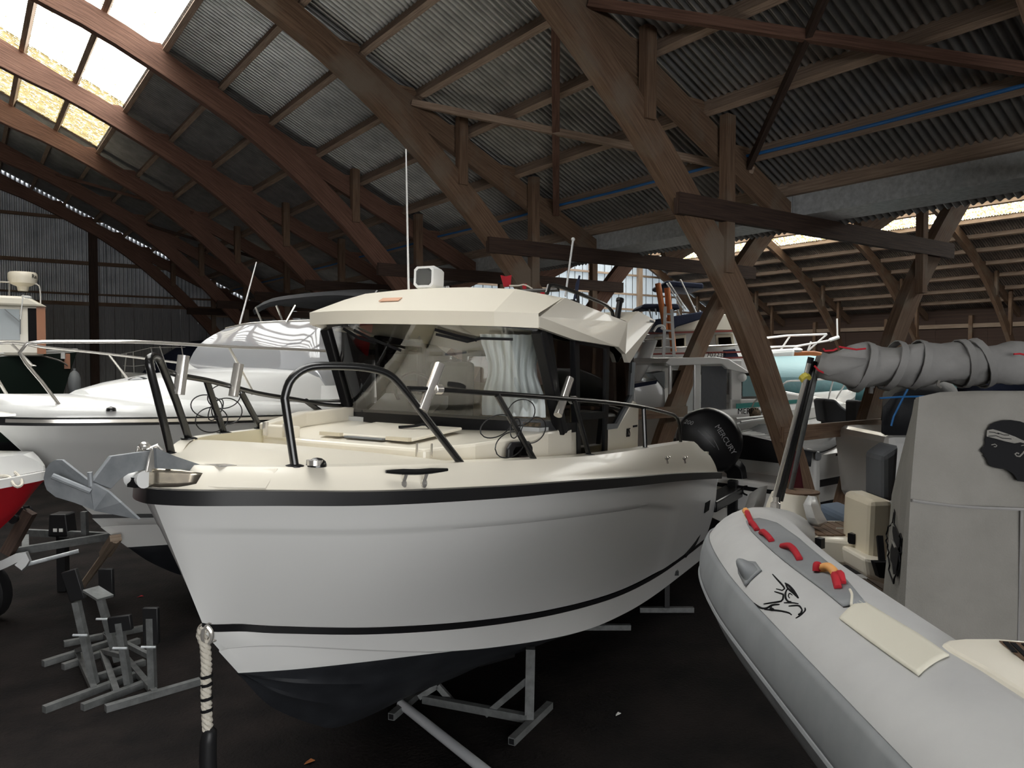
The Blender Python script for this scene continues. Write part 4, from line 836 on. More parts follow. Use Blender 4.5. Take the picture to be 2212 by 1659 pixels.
# ================================================================== neighbouring boats
def simple_hull(root, L, beam, zb, zs, rake, draft=.1, topm='white', stripe=None, boot=None, zboot=.55, antim='anti', flare=.82, nst=2, chine=.5, fine=.42, cap='white', capz=.10, antib=None):
    """round hull from a few numbers; returns the rail curve"""
    def bw(a, k=1.0): return beam/2*k*(1-(1-min(1, a/(fine*L)))**2.1)*(1-.06*max(0, (a/L-.6)/.4)**2)
    sa = [0, .02, .06, .13, .22, .34, .5, .7, .85, 1.0]
    rail = [(q*L, bw(q*L) if q else 0, zb+(zs-zb)*(1-(1-q)**1.8)) for q in sa]
    def line(a0, k, z0, z1):
        return [(a0+(L-a0)*q, bw(q*(L-a0), k) if q else 0, z0+(z1-z0)*q) for q in sa]
    ztop, zc, zk = zb, chine*zb+(1-chine)*draft, draft
    st = lambda z: rake*L*((zb-z)/(zb-draft))**1.25
    cu = [rail]
    zl = [zc+.14, zc, zboot]
    zl = [z for z in zl]
    l_stripe0 = line(st(zc+.16), flare*1.05, zc+.16, zs*.62+.14); l_stripe1 = line(st(zc+.10), flare*1.04, zc+.10, zs*.62+.06)
    l_ch = line(st(zc), flare, zc, zs*.58); l_bt = line(st(zboot), flare*.97, zboot, zboot)
    keel = [(st(zboot)+(L-st(zboot))*q, 0, zboot+(draft-zboot)*min(1, (q*5))**.7) for q in (0, .03, .08, .15, .2, .4, .7, 1)]
    f = [curve_fn(t) for t in (rail, l_stripe0, l_stripe1, l_ch, l_bt, keel)]
    b = MB(True); ms = [M[topm], M[stripe or topm], M[antim]]
    b.m = 0; hull_strip(b, f[0], f[1], 6, lambda t, v: .03*math.sin(math.pi*v)); b.m = 1; hull_strip(b, f[1], f[2], 1); b.m = 0; hull_strip(b, f[2], f[3], 2); hull_strip(b, f[3], f[4], 2); b.m = 2; hull_strip(b, f[4], f[5], 5, lambda t, v: .04*math.sin(math.pi*v)*min(1, 3*t)); b.m = 0; transom(b, f)
    b.build('hull', ms, root, angle=28)
    c = MB(True); up = shift(f[0], -.06, capz); hull_strip(c, f[0], up, 2); inn = shift(f[0], -.16, capz+.01); hull_strip(c, up, inn, 1)
    n = 30; c.grid([[(inn(i/n)[0], inn(i/n)[1]*s, inn(i/n)[2]+.03*(1-s*s)-.01) for i in range(n+1)] for s in (-1, -.5, 0, .5, 1)])
    c.build('deck', M[cap], root, angle=30)
    return f[0]
def rail_along(root, name, pts, r, m, posts=(), rp=None):
    c = MB(True); c.tube(pts, r, 8); o = c.build(name, m, root, angle=80)
    for t, b in posts: c = MB(True); c.tube([b, t], rp or r*.9, 7); c.build('stanchion', m, root)
    return o
# ---- white sports cruiser on the left
F2 = Frame(-4.78, 7.0, 30)
b2 = thing('motor_cruiser', 'white sports cruiser with polished rails and clear screen left of the pilothouse boat', 'boat', matrix=F2.matrix())
R2 = [(-.03, 0, 2.27), (.02, .16, 2.268), (.12, .30, 2.263), (.3, .47, 2.255), (.6, .68, 2.245), (1, .88, 2.23), (1.7, 1.10, 2.205), (2.5, 1.25, 2.18), (4, 1.38, 2.14), (6, 1.42, 2.10), (8, 1.36, 2.06)]
S2 = [(.93, 0, 1.20), (1.1, .12, 1.185), (1.5, .40, 1.15), (2, .68, 1.11), (3, 1.02, 1.03), (5, 1.2, .95), (8, 1.22, .93)]
C2 = [(1.02, 0, 1.08), (1.2, .10, 1.075), (1.6, .38, 1.045), (2.1, .66, 1.01), (3, .98, .94), (5, 1.17, .86), (8, 1.2, .84)]
W2 = [(1.31, 0, .80), (1.7, .27, .785), (2.3, .62, .76), (3.2, .95, .72), (5, 1.14, .68), (8, 1.17, .68)]
K2 = [(1.32, 0, .795), (1.6, 0, .56), (2.05, 0, .30), (2.6, 0, .17), (3.5, 0, .10), (8, 0, .10)]
f2 = [curve_fn(t) for t in (R2, S2, C2, W2, K2)]
b = MB(True); hull_strip(b, shift(f2[0], -.01, -.02), shift(f2[1], 0, .02), 26, lambda t, v: .05*math.sin(math.pi*v)*min(1, t*3)-.05*math.sin(math.pi*min(1, v*1.4))*max(0, 1-t*2.2)-(.012 if v > .24 else 0)*min(1, t*5))
b.m = 1; hull_strip(b, shift(f2[1], .002, .02), shift(f2[1], .002, -.02), 1); b.m = 0; hull_strip(b, shift(f2[1], 0, -.02), f2[2], 2); hull_strip(b, f2[2], shift(f2[2], -.03, -.01), 1); hull_strip(b, shift(f2[2], -.03, -.01), f2[3], 3)
b.m = 2; hull_strip(b, f2[3], f2[4], 8, lambda t, v: .03*math.sin(math.pi*v)*min(1, t*4)); b.m = 0; transom(b, f2)
b.build('hull', [M['white'], M['black'], M['anti']], b2, angle=28)
b = MB(True); b.sweep(both_sides(shift(f2[0], .0, -.02), 60), [(-.02, -.035), (.02, -.03), (.024, 0), (.02, .03), (-.02, .035)]); b.build('rub_rail', M['rubber'], b2, angle=60)
b = MB(True); b.sweep(both_sides(shift(f2[0], .018, -.012), 60), [(-.012, -.016), (.012, -.012), (.016, 0), (.012, .012), (-.012, .016)]); b.build('rub_rail_insert', M['steel'], b2, angle=60)
up2 = shift(f2[0], -.07, .13); b = MB(True); hull_strip(b, shift(f2[0], -.01, .02), up2, 4, lambda t, v: .02*math.sin(math.pi*v))
n = 40; b.grid([[(up2(i/n)[0], up2(i/n)[1]*s, up2(i/n)[2]+.10*(1-s*s)) for i in range(n+1)] for s in np.linspace(-1, 1, 13)]); b.build('deck', M['white'], b2, angle=40)
b = MB(True); rows = []
for a, hw, zt in ((.75, .22, 2.47), (1.1, .45, 2.54), (1.7, .70, 2.62), (2.3, .86, 2.67), (3.0, .97, 2.68), (4.2, 1.05, 2.66)):
    rows.append([(a, hw*1.12, 2.34), (a+.04, hw, zt-.08), (a+.07, hw*.86, zt-.01), (a+.08, hw*.4, zt+.03), (a+.08, 0, zt+.04), (a+.08, -hw*.4, zt+.03), (a+.07, -hw*.86, zt-.01), (a+.04, -hw, zt-.08), (a, -hw*1.12, 2.34)])
b.grid(rows); b.poly(rows[0]); b.build('cabin_trunk', M['white'], b2, angle=40)
gb = [F2.on(407, 785, p=-.98), F2.on(430, 800, p=-.8), F2.on(500, 818, p=-.2), F2.on(560, 826, p=.3), F2.on(640, 832, p=.75), F2.on(722, 836, p=1.08), (4.6, 1.18, 2.56)]
gt = [F2.on(488, 710, p=-.78), F2.on(505, 706, p=-.62), F2.on(540, 699, p=-.25), F2.on(600, 695, p=.15), F2.on(660, 693, p=.52), F2.on(730, 692, p=.88), (4.7, 1.0, 3.36)]
gb, gt = smooth_pts(gb, 25), smooth_pts(gt, 25)
def mid2(p, q, t): r_ = tri(p, q, t); k = .10*math.sin(math.pi*t); return (r_[0]-k, r_[1], r_[2]+k*.3)
b = MB(True); b.grid([[mid2(p, q, t) for p, q in zip(gb, gt)] for t in np.linspace(0, 1, 9)]); b.build('clear_screen', M['vinyl'], b2, recalc=False, angle=80)
b = MB(True); b.grid([[(a-.01, p*1.02, z+.02) for a, p, z in gb], [(a-.10, p*1.10, z-.16) for a, p, z in gb], [(a-.16, p*1.12, 2.34) for a, p, z in gb]]); b.build('screen_base', M['white'], b2, angle=40)
b = MB(True); b.tube(gt, .016, 7); b.build('screen_top_tube', M['steel'], b2, angle=80)
for i in (8, 12, 16, 20):
    b = MB(True); q = mid2(gb[i], gt[i], .06); b.ball((q[0]-.01, q[1], q[2]), .016, .016, .016, 8, 6); b.build('snap_fastener', M['steel'], b2)
b = MB(True); b.box(3.2, 4.6, -1.0, 1.0, 2.2, 2.6); b.box(4.3, 4.6, -.9, .9, 2.6, 3.0); b.build('cockpit_seat', M['lightgrey'], b2, bevel=.05)
port_r = [((136, 885), .42), ((90, 825), .40), ((44, 768), .40), ((52, 748), .43), ((78, 739), .48), ((200, 738), .72), ((316, 739), .90), ((494, 749), 1.08), ((600, 753), 1.17), ((700, 758), 1.23), ((800, 764), 1.28)]
b = MB(True); P_ = [F2.on(x, y, p=p) for (x, y), p in port_r]; b.tube([P_[0]]+smooth_pts(P_[1:], 40), .0165, 9); b.build('bow_rail', M['steel'], b2, angle=80)
stb = [((24, 868), -.10), ((-8, 815), -.10), ((-40, 760), -.12), ((0, 741), -.30), ((60, 744), -.55), ((92, 750), -.68), ((234, 765), -.95), ((380, 783), -1.10), ((480, 795), -1.18)]
b = MB(True); P_ = [F2.on(x, y, p=p) for (x, y), p in stb]; b.tube([P_[0]]+smooth_pts(P_[1:], 36), .0155, 9); b.build('bow_rail', M['steel'], b2, angle=80)
for (x0, y0), (x1, y1), p in (((549, 852), (494, 749), 1.08), ((280, 824), (234, 765), -.95), ((70, 790), (24, 742), -.4), ((760, 850), (705, 760), 1.24)):
    b = MB(True); b.tube([F2.on(x0, y0, p=p), F2.on(x1, y1, p=p)], .014, 8); s_ = b.build('stanchion', M['steel'], b2); b = MB(True); q = F2.on(x0, y0, p=p); b.lathe([(.035, 0), (.035, .008), (.02, .014)], (q[0], q[1], q[2]-.005), (0, 0, 1), 10); b.build('foot_plate', M['steel'], b2)
q = F2.on(240, 888, p=.72); b = MB(True); b.lathe([(.045, 0), (.045, .01), (.04, .03), (0, .045)], q, (0, 0, 1), 12); b.build('navigation_light', M['blackm'], b2)
q0, q1 = F2.on(0, 880, p=.05), F2.on(92, 887, p=.25); b = MB(True); b.prism([F2.on(0, 879, p=.0), F2.on(50, 872, p=.1), F2.on(92, 878, p=.22), F2.on(70, 897, p=.30), F2.on(0, 900, p=.2)], (0, 0, .02)); b.build('anchor_plate', M['steel'], b2, smooth=False)
b = MB(True); b.tube([F2.on(0, 874, p=.02), F2.on(75, 878, p=.12)], .022, 8); b.build('anchor_shank', M['galvd'], b2)
b = MB(True); fr = [F2.on(546, 664, p=-.75), F2.on(580, 646, p=-.55), F2.on(640, 636, p=-.1), F2.on(720, 630, p=.35), F2.on(800, 634, p=.85), F2.on(830, 642, p=.98)]
fr = smooth_pts(fr, 15); rows = [[(a+d_, p, z+dz) for a, p, z in fr] for d_, dz in ((.03, -.10), (0, -.05), (.05, 0), (.5, .06), (1.2, .05), (1.3, -.03))]; b.grid(rows); b.build('bimini_top', M['blackc'], b2, solid=.02, angle=50)
for (x0, y0), (x1, y1), p in (((565, 695), (552, 664), -.5), ((610, 693), (597, 660), .1), ((618, 696), (638, 660), .3)): b = MB(True); b.tube([F2.on(x0, y0, p=p), F2.on(x1, y1, p=p)], .014, 7); b.build('bimini_pole', M['steel'], b2)
b = MB(True); q0, q1 = F2.on(518, 700, p=-.5), F2.on(554, 566, p=-.5); b.tube([q0, tri(q0, q1, .5), q1], .013, 7, scale=[1, .8, .6]); b.build('whip_aerial', M['whitep'], b2)
q = F2.w(*F2.on(300, 838, p=.10)); o = MB().ball((0, 0, 0), .165, .125, .12, 18, 12); o.lathe([(.02, -.02), (.02, .02)], (.16, 0, .02), (1, 0, 0), 8); o = o.build('fender', mat('dark_grey_vinyl', (.05, .053, .057), .18)); o.location = q; o.rotation_euler = (0, 0, -.5); prop(o, 'round dark grey fender lying on the white cruiser foredeck', 'fender')
# ---- dark hulled fishing boat, far left
F3 = Frame(-10.25, 18.0, -122)
b3 = thing('fishing_boat', 'dark green fishing boat with cream wheelhouse and radar dome at far left', 'boat', matrix=F3.matrix())
f3 = simple_hull(b3, 9, 3.0, 3.0, 2.6, .10, draft=.4, topm='green', cap='white', capz=.06, boot=None, zboot=1.0, antim='anti', chine=.4, fine=.5)
b = MB(True); b.sweep(both_sides(shift(f3, .0, .07), 40), rect(.05, .03)); b.build('rub_rail', M['whitep'], b3)
WX = F3.on(95, 690, p=-.9)[0]
b = MB(True); b.box(WX, WX+2.6, -.85, .85, 2.9, 4.05); b.build('wheelhouse', M['cream'], b3, bevel=.08, smooth=False)
b = MB(True); b.prism([(WX-.08, -.95, 3.98), (WX+.3, -.95, 4.20), (WX+2.8, -.95, 4.22), (WX+2.8, -.95, 4.02)], (0, 1.9, 0)); b.build('wheelhouse_roof', M['cream'], b3, smooth=False, bevel=.05)
for a0, a1 in ((.45, 1.2), (1.4, 2.2)): b = MB(True); b.box(WX+a0, WX+a1, -.862, -.84, 3.25, 3.92); b.build('window', M['grey'] if 0 else mat('grey_window_blind', (.30, .34, .36), .2), b3, smooth=False)
b = MB(True); b.box(WX-.03, WX+.14, -.88, -.60, 2.95, 3.98); b.build('corner_post', M['mahog'], b3, smooth=False)
b = MB(True); b.box(WX+.14, WX+.30, -.875, -.85, 3.2, 3.95); b.build('side_window', M['ink'], b3, smooth=False)
q = F3.on(49, 600, p=-.2); b = MB(True); b.lathe([(.10, -.30), (.12, -.20), (.27, -.13), (.29, -.02), (.29, .08), (.26, .12), (0, .13)], q, (0, 0, 1), 24); rd = b.build('radar_dome', M['cream'], b3, angle=50)
text('radar_mark', 'Ra', .13, (q[0]-.22, q[1]-.20, q[2]+.02), (-.7, .7, 0), (0, 0, 1), M['ink'], rd, True)
A_ = lambda x, y, p=-.3: F3.on(x, y, p=p)
b = MB(True); b.tube(smooth_pts([A_(-30, 607), A_(30, 610), A_(76, 613), A_(86, 622), A_(88, 660)], 24), .018, 7); b.tube([A_(20, 612), A_(20, 660)], .016, 7); b.build('radar_arch', M['steel'], b3)
b = MB(True); q = A_(58, 643, -.9); b.ball(q, .10, .05, .05, 10, 7); b.build('deck_light', M['lightgrey'], b3); b = MB(True); b.tube([A_(47, 640, -.95), A_(50, 636, -.95), A_(44, 690, -.95)], .014, 7); b.build('lamp_bracket', M['whitep'], b3)
b = MB(True); b.sweep([A_(10, 668, -.93), A_(42, 695, -.93)], rect(.03, .02)); b.sweep([A_(44, 680, -.93), A_(44, 722, -.93)], rect(.03, .02)); b.build('wiper', M['grey'], b3)
b = MB(True); b.tube(smooth_pts([A_(78, 766, -.6), A_(105, 772, -.5), A_(135, 782, -.3), A_(148, 792, -.1)], 14), .02, 7); b.build('toe_rail', M['steel'], b3)
b = MB(True); q = A_(136, 775, -.2); b.tube([q, (q[0], q[1], q[2]+.15)], .05, 8); b.build('white_post', M['whitep'], b3); b = MB(True); q = A_(145, 778, -.1); b.box(q[0]-.06, q[0]+.06, q[1]-.05, q[1]+.05, q[2]-.2, q[2]+.15); b.build('samson_post', M['mahog'], b3)
q = at(161, 827, 17.4); o = MB().lathe([(0, -.28), (.10, -.24), (.13, -.1), (.13, .1), (.09, .22), (.03, .28), (.03, .33)], (0, 0, 0), (0, 0, 1), 16).build('fender', M['grey']); o.location = q; prop(o, 'long grey fender hanging at the bow of the dark green boat', 'fender')
# small sailing boat between them
F4 = Frame(-11.0, 21.5, 86)
b4 = thing('sailing_boat', 'small white sailing boat with wire guard rails behind the white cruiser', 'boat', matrix=F4.matrix())
simple_hull(b4, 6.5, 2.2, 2.35, 2.2, .12, draft=.5, zboot=.8)
b = MB(True); b.prism([(2.6, -.6, 2.4), (2.9, -.5, 2.6), (4.4, -.5, 2.65), (4.8, -.6, 2.4)], (0, 1.1, 0)); b.build('coachroof', M['beige'], b4, smooth=False, bevel=.05)
A4 = lambda x, y, p=-.5: F4.on(x, y, p=p)
for s in ([(268, 812), (273, 762)], [(290, 815), (288, 760)], [(335, 800), (326, 750)], [(362, 800), (345, 748)], [(400, 800), (392, 748)]): b = MB(True); b.tube([A4(*s[0]), A4(*s[1])], .016, 6); b.build('stanchion', M['whitep'], b4)
b = MB(True); b.tube([A4(*p) for p in ((262, 765), (288, 760), (326, 751), (400, 750))], .010, 6); b.tube([A4(*p) for p in ((266, 790), (290, 791), (335, 786))], .010, 6); b.build('guard_wire', M['whitep'], b4)
# navy covered boat further back
q = at(440, 765, 24); o = thing('covered_boat', 'boat under a navy cover against the dark plank wall', 'boat', (q.x, q.y, 0)); o.rotation_euler = (0, 0, -YAW)
b = MB(); rows = [[(-2.2+4.4*i/12, d_, .6+(h_-.6)*math.sin(math.pi*(i+.6)/13.2)**.5) for i in range(13)] for d_, h_ in ((-1.1, 2.2), (-.7, 3.2), (0, 3.45), (.7, 3.2), (1.1, 2.2))]; b.grid(rows); b.build('navy_cover', M['navy'], o, angle=60)
b = MB(); b.prism([(-2.2, -1, .3), (2.2, -1, .3), (2.4, -1, 1.6), (-2.4, -1, 1.6)], (0, 2, 0)); b.build('hull', M['white'], o, smooth=False, bevel=.2)
# ---- red speedboat and its trailer at the left edge
F5 = Frame(-4.24, 6.95, -104, 0)
b5 = thing('speedboat', 'small white and red speedboat on a trailer at the left edge', 'boat', matrix=F5.matrix())
rz = 1.775
b = MB(True); RR = [(0, 0, rz), (.03, .10, rz-.005), (.2, .30, rz-.02), (.5, .52, rz-.05), (1, .75, rz-.09), (1.8, .92, rz-.13), (4.2, .95, rz-.18)]
KK = [(.10, 0, rz-.12), (.3, 0, rz-.40), (.7, 0, rz-.72), (1.3, 0, rz-.92), (2, 0, rz-1.0), (4.2, 0, rz-1.0)]; CC = [(.09, 0, rz-.11), (.3, .10, rz-.36), (.8, .42, rz-.55), (1.4, .66, rz-.66), (2.2, .80, rz-.70), (4.2, .85, rz-.70)]
f5 = [curve_fn(t) for t in (RR, CC, KK)]
b.m = 1; hull_strip(b, shift(f5[0], -.01, -.05), f5[1], 5); hull_strip(b, f5[1], f5[2], 4); transom(b, f5); b.m = 0; hull_strip(b, shift(f5[0], .015, .025), shift(f5[0], .015, -.05), 1); hull_strip(b, shift(f5[0], .015, .025), shift(f5[0], -.06, .03), 1)
b.build('hull', [M['white'], M['red']], b5, angle=28)
b = MB(True); i5 = shift(f5[0], -.06, .03); n = 24; b.grid([[(i5(i/n)[0]+.02, i5(i/n)[1]*s, i5(i/n)[2]+(.16+.10*min(1, i5(i/n)[0]/1.2))*(1 if abs(s) < .75 else 0)*min(1, i/4)) for i in range(n+1)] for s in (-1, -.78, -.70, -.3, 0, .3, .70, .78, 1)]); b.build('deck', M['white'], b5, angle=20)
b = MB(True); pr_ = [(1.35, -.7, rz+.10), (1.15, -.3, rz+.12), (1.1, 0, rz+.12), (1.15, .3, rz+.12), (1.35, .7, rz+.10)]; b.grid([pr_, [(a+.35, p*.9, z+.35) for a, p, z in pr_]]); b.build('windscreen', M['tint'], b5, recalc=False)
o = MB(); cp_ = [at(*p) for p in ((0, 1015, 6.75), (25, 1016, 6.75), (42, 1030, 6.7), (48, 1045, 6.65), (38, 1052, 6.6), (28, 1045, 6.6), (20, 1030, 6.65), (0, 1028, 6.65))]; o.tube(smooth_pts(cp_, 30), .013, 7); prop(o.build('mooring_line', M['rope']), 'white mooring line looped on the bow of the red speedboat', 'rope')
tr = thing('boat_trailer', 'galvanised boat trailer with dark wheel under the red speedboat', 'trailer', tuple(ground(-5.4, 8.7)))
def T(x, y, d): return at(x, y, d)-tr.location
def wpart(n, f, m, **k): b = MB(); f(b); return b.build(n, m, tr, **k)
wpart('drawbar', lambda b: b.beam(T(22, 1193, 8.3), T(240, 1158, 8.9), .06, .08), M['galvd']); wpart('frame_rail', lambda b: b.beam(T(50, 1150, 9.4), T(240, 1158, 8.9), .06, .08), M['galvd'])
wpart('bracing_tube', lambda b: b.tube([T(40, 1224, 8.2), T(170, 1190, 8.5)], .022, 8), M['galv']); wpart('cross_member', lambda b: b.beam(T(55, 1160, 9.2), T(55, 1198, 8.4), .07, .06), M['galvd'])
wpart('winch_post', lambda b: b.beam(T(182, 1105, 8.9), T(184, 1160, 8.9), .06, .06), M['galvd'])
wpart('mudguard', lambda b: b.sweep(smooth_pts([T(-60, 1262, 8.1), T(-30, 1235, 8.1), T(20, 1214, 8.1), T(50, 1200, 8.15), T(55, 1212, 8.15), T(40, 1228, 8.1)], 16), rect(.20, .09)), M['lightgrey'])
wc = ground(-5.7, 8.2, .30)-tr.location
wpart('wheel', lambda b: b.lathe([(.12, -.09), (.24, -.10), (.30, -.06), (.30, .06), (.24, .10), (.12, .09)], wc, RT*.25+FW*.97, 24), M['rubber'], angle=50)
wpart('wheel_hub', lambda b: b.lathe([(0, -.07), (.10, -.06), (.12, -.05), (.12, .05)], wc, RT*.25+FW*.97, 16), M['galvd'])
wpart('keel_roller', lambda b: b.lathe([(.05, -.1), (.03, 0), (.05, .1)], T(40, 1118, 8.2), FW, 12), M['rubber']); wpart('bow_support', lambda b: b.beam(T(15, 1195, 8.2), T(65, 1105, 8.2), .09, .12), M['board']); wpart('winch', lambda b: (b.lathe([(.07, -.06), (.07, .06)], T(52, 1108, 8.25), FW, 12), b.tube([T(52, 1095, 8.2), T(62, 1095, 8.15)], .015, 6)), M['rubber'])
q = at(135, 1152, 9.2); o = thing('battery_box', 'black box with two small white labels behind the trailer drawbar', 'box', (q.x, q.y, q.z-.02)); o.rotation_euler = (0, 0, -YAW)
b = MB(); b.prism([(-.12, -.1, 0), (.13, -.1, 0), (.10, -.1, .27), (-.10, -.1, .27)], (0, .2, 0)); b.build('case', M['rubber'], o, smooth=False, bevel=.015)
for x in (-.05, .02): b = MB(); b.box(x, x+.045, -.105, -.10, .06, .10); b.build('label', M['whiteprint'], o, smooth=False)
b = MB(); b.box(-.05, .05, -.05, .05, -q.z+.03, -.0); b.build('stand', M['rubber'], o, smooth=False)
o = MB(); p0, p1 = onz(176, 1268, .03), at(250, 1166, 7.9); o.tube([p0, p1], .040, 8); o.beam(p0+(p1-p0)*.72, p1+Vector((0, 0, .02)), .11, .07); prop(o.build('timber_prop', M['pale']), 'rough wooden prop leaning under the bow of the white cruiser', 'prop')
# ================================================================== stands, rope and pipe on the floor
def G(x, y): return onz(x, y, 0)
def stand(label, feet, post0, post1, top, group=None, d_top=None, pads=True, cross=None, h=.055):
    base = (Vector(feet[0][0])+Vector(feet[0][1]))/2; root = thing('boat_stand', label, 'boat stand', tuple(base), group)
    L_ = lambda p: tuple(Vector(p)-base)
    for i, (p, q) in enumerate(feet):
        p = Vector(p)+Vector((0, 0, h/2)); q = Vector(q)+Vector((0, 0, h/2)); b = MB(); b.beam(L_(p), L_(q), h, h); b.build('foot', M['galvd'], root)
    return root, L_
def upright(root, L_, p, q, w_=.055, m='galvd', name='upright'): b = MB(); b.beam(L_(p), L_(q), w_, w_, up=FW); return b.build(name, M[m], root)
def atx(x, y, p):                                                   # point over floor spot p, on the pixel row y
    d = (Vector(p)-CAM).dot(FW); return at(x, y, d)
def stand_a(label, fl_, fr_, foot, top, pad0, pad1, hook=None, back=None):
    f0, f1 = G(*fl_), G(*fr_); root, L_ = stand(label, [(f0, f1)], None, None, None, 'boat stands on the floor')
    p = G(*foot)+Vector((0, 0, .05)); t = atx(*top, p); upright(root, L_, p, t)
    if back:
        b0, b1 = G(*back[0]), G(*back[1]); b = MB(); b.beam(L_(b0+UP*.0275), L_(b1+UP*.0275), .055, .055); b.build('foot', M['galvd'], root)
        m0 = (f0+f1)/2; m1 = (b0+b1)/2; b = MB(); b.beam(L_(m0+UP*.04), L_(m1+UP*.04), .05, .05); b.build('tie_bar', M['galvd'], root)
        b = MB(); b.beam(L_(p+(t-p)*.45), L_(m1+UP*.05), .04, .04); b.build('brace', M['galvd'], root)
    a, c = atx(*pad0, p), atx(*pad1, p); b = MB(); b.beam(L_(a), L_(c), .13, .045, up=FW); b.build('pad', M['rubber'], root, bevel=.008)
    b = MB(); b.tube([L_(p+(t-p)*.62+FW*-.05+RT*-.06), L_(p+(t-p)*.62+FW*-.05+RT*.06)], .010, 7); b.build('pin', M['galv'], root)
    return root, L_, p, t
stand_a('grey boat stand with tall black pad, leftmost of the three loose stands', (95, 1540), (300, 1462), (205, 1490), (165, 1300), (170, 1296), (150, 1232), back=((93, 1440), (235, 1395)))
stand_a('grey boat stand with a tilted plate head, middle of the three loose stands', (178, 1535), (320, 1480), (278, 1490), (258, 1345), (236, 1350), (285, 1343), back=((136, 1447), (300, 1390)))
stand_a('grey boat stand with black pad bearing a white label, nearest the white hanging rope', (228, 1538), (432, 1478), (330, 1500), (325, 1335), (328, 1390), (326, 1312), back=((138, 1397), (312, 1362)))
r4, L4, p4, t4 = stand_a('grey boat stand with upright black board and steel plate, behind the other loose stands', (210, 1470), (312, 1437), (255, 1440), (212, 1275), (231, 1290), (229, 1228))
b = MB(); b.beam(L4(at(196, 1272, 6.35)), L4(at(228, 1292, 6.25)), .14, .02, up=UP); b.build('head_plate', M['galvd'], r4)
# stand under the hull
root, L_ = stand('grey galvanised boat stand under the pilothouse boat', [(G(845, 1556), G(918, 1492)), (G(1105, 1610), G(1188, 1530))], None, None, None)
q0, q1 = G(915, 1525)+UP*.06, G(1140, 1568)+UP*.06; b = MB(); b.beam(L_(q0), L_(q1), .055, .06); b.build('cross_beam', M['galvd'], root)
pb = G(1143, 1566); upright(root, L_, pb+UP*.05, atx(1146, 1400, pb), .07); b = MB(); b.beam(L_(atx(1050, 1543, q0+(q1-q0)*.6)), L_(atx(1140, 1468, pb)), .045, .045); b.build('brace', M['galvd'], root); b = MB(); b.beam(L_(atx(985, 1525, q0)), L_(atx(945, 1480, q0)), .045, .045); b.beam(L_(atx(945, 1480, q0)), L_(atx(905, 1505, q0)), .045, .045); b.build('brace', M['galvd'], root)
for p, q in (((1105, 1610), (1188, 1530)), ((845, 1556), (918, 1492))):
    e = (G(*p)-G(*q)).normalized(); b = MB(); b.beam(L_(G(*p)+UP*.0275), L_(G(*p)+UP*.0275+e*.003), .04, .04); b.build('open_end', M['ink'], root)
for x, y, hh in ((1300, 1300, .5), (1440, 1262, .45)):
    p = G(x, y+60); root2, L2 = stand('grey prop stand in the shade under the stern of the pilothouse boat' if x > 1400 else 'grey prop stand in the shade amidships under the pilothouse boat', [(p-RT*.3, p+RT*.3)], 0, 0, 0, 'props under the pilothouse hull'); upright(root2, L2, p+UP*.05, p+UP*hh, m='rubber'); b = MB(); b.beam(L2(p+UP*hh-RT*.12), L2(p+UP*hh+RT*.12), .12, .05); b.build('pad', M['rubber'], root2)  # uprights black: the hull's shade is put into their colour
for a in (3.6, 4.8, 6.2):
    p = BF.w(a, 0, 0); z1 = BF.w(a, 0, lerp([k[0] for k in KEEL], [k[2] for k in KEEL], a)).z
    if z1 > .06: o = MB().box(-.2, .2, -.12, .12, 0, z1-.01).build('keel_block', M['rubber']); o.location = (p.x, p.y, 0); prop(o, 'dark block under the keel %s' % {3.6: 'forward of amidships', 4.8: 'amidships', 6.2: 'near the stern'}[a], 'block')
o = MB(); p, q = G(866, 1532)+UP*.045, G(1062, 1690)+UP*.045; o.tube([p-(p-q).normalized()*0, q], .037, 14); prop(o.build('pole', mat('bright_aluminium', (.66, .68, .70), .35, .15)), 'bright aluminium pole lying on the floor beside the galvanised stand', 'pole')
for (x, y), m_, lb, s_ in (((303, 1290), 'redrope', 'small red plastic scrap on the floor behind the loose stands', .035), ((668, 1648), 'mahog', 'dry brown leaf on the floor under the pilothouse bow', .04), ((1335, 1545), 'whiteprint', 'tiny white paper scrap on the floor between the stand and the inflatable', .03)):
    p = G(x, y); o = MB(); q = [(-s_, -.2*s_, .004), (-.3*s_, -.5*s_, .012), (s_, -.1*s_, .006), (.5*s_, .5*s_, .014), (-.4*s_, .4*s_, .004)]; o.prism(q, (0, 0, .004)); o = o.build('leaf' if m_ == 'mahog' else 'scrap', M[m_], smooth=False); o.location = p; prop(o, lb, 'leaf' if m_ == 'mahog' else 'litter')
# rope from the bow eye
rp_ = thing('bow_rope', 'thick white twisted rope taped black, hanging from the bow eye', 'rope', tuple(BF.w(*BF.on(446, 1385, p=0))))
rd = (rp_.location-CAM).dot(FW)
RB = lambda x, y: at(x, y, rd)-rp_.location
axis = smooth_pts([RB(440, 1352), RB(436, 1372), RB(443, 1395), RB(446, 1440), RB(445, 1490), RB(448, 1560), RB(450, 1600), RB(456, 1659), RB(458, 1720), RB(460, 1790)], 60)
for k in range(3):
    pts = []
    for i, a in enumerate(smooth_pts(axis, 150)):
        th = i*.52+k*2.094; pts.append(Vector(a)+(RT*math.cos(th)+FW*math.sin(th))*.016)
    b = MB(); b.tube(pts, .0155, 6); b.build('strand', M['rope'], rp_, angle=80)
for y in (1460, 1478, 1508, 1533): b = MB(); b.tube([RB(446, y-3), RB(447, y+3)], .0335, 12); b.build('tape_band', M['ink'], rp_)
b = MB(); b.tube([RB(*p) for p in ((452, 1572), (453, 1578), (450, 1600), (449, 1640), (452, 1680), (458, 1700))], .045, 12, scale=[.5, .85, 1, 1.05, 1, .8]); b.build('sleeve', M['rubber'], rp_, angle=60)
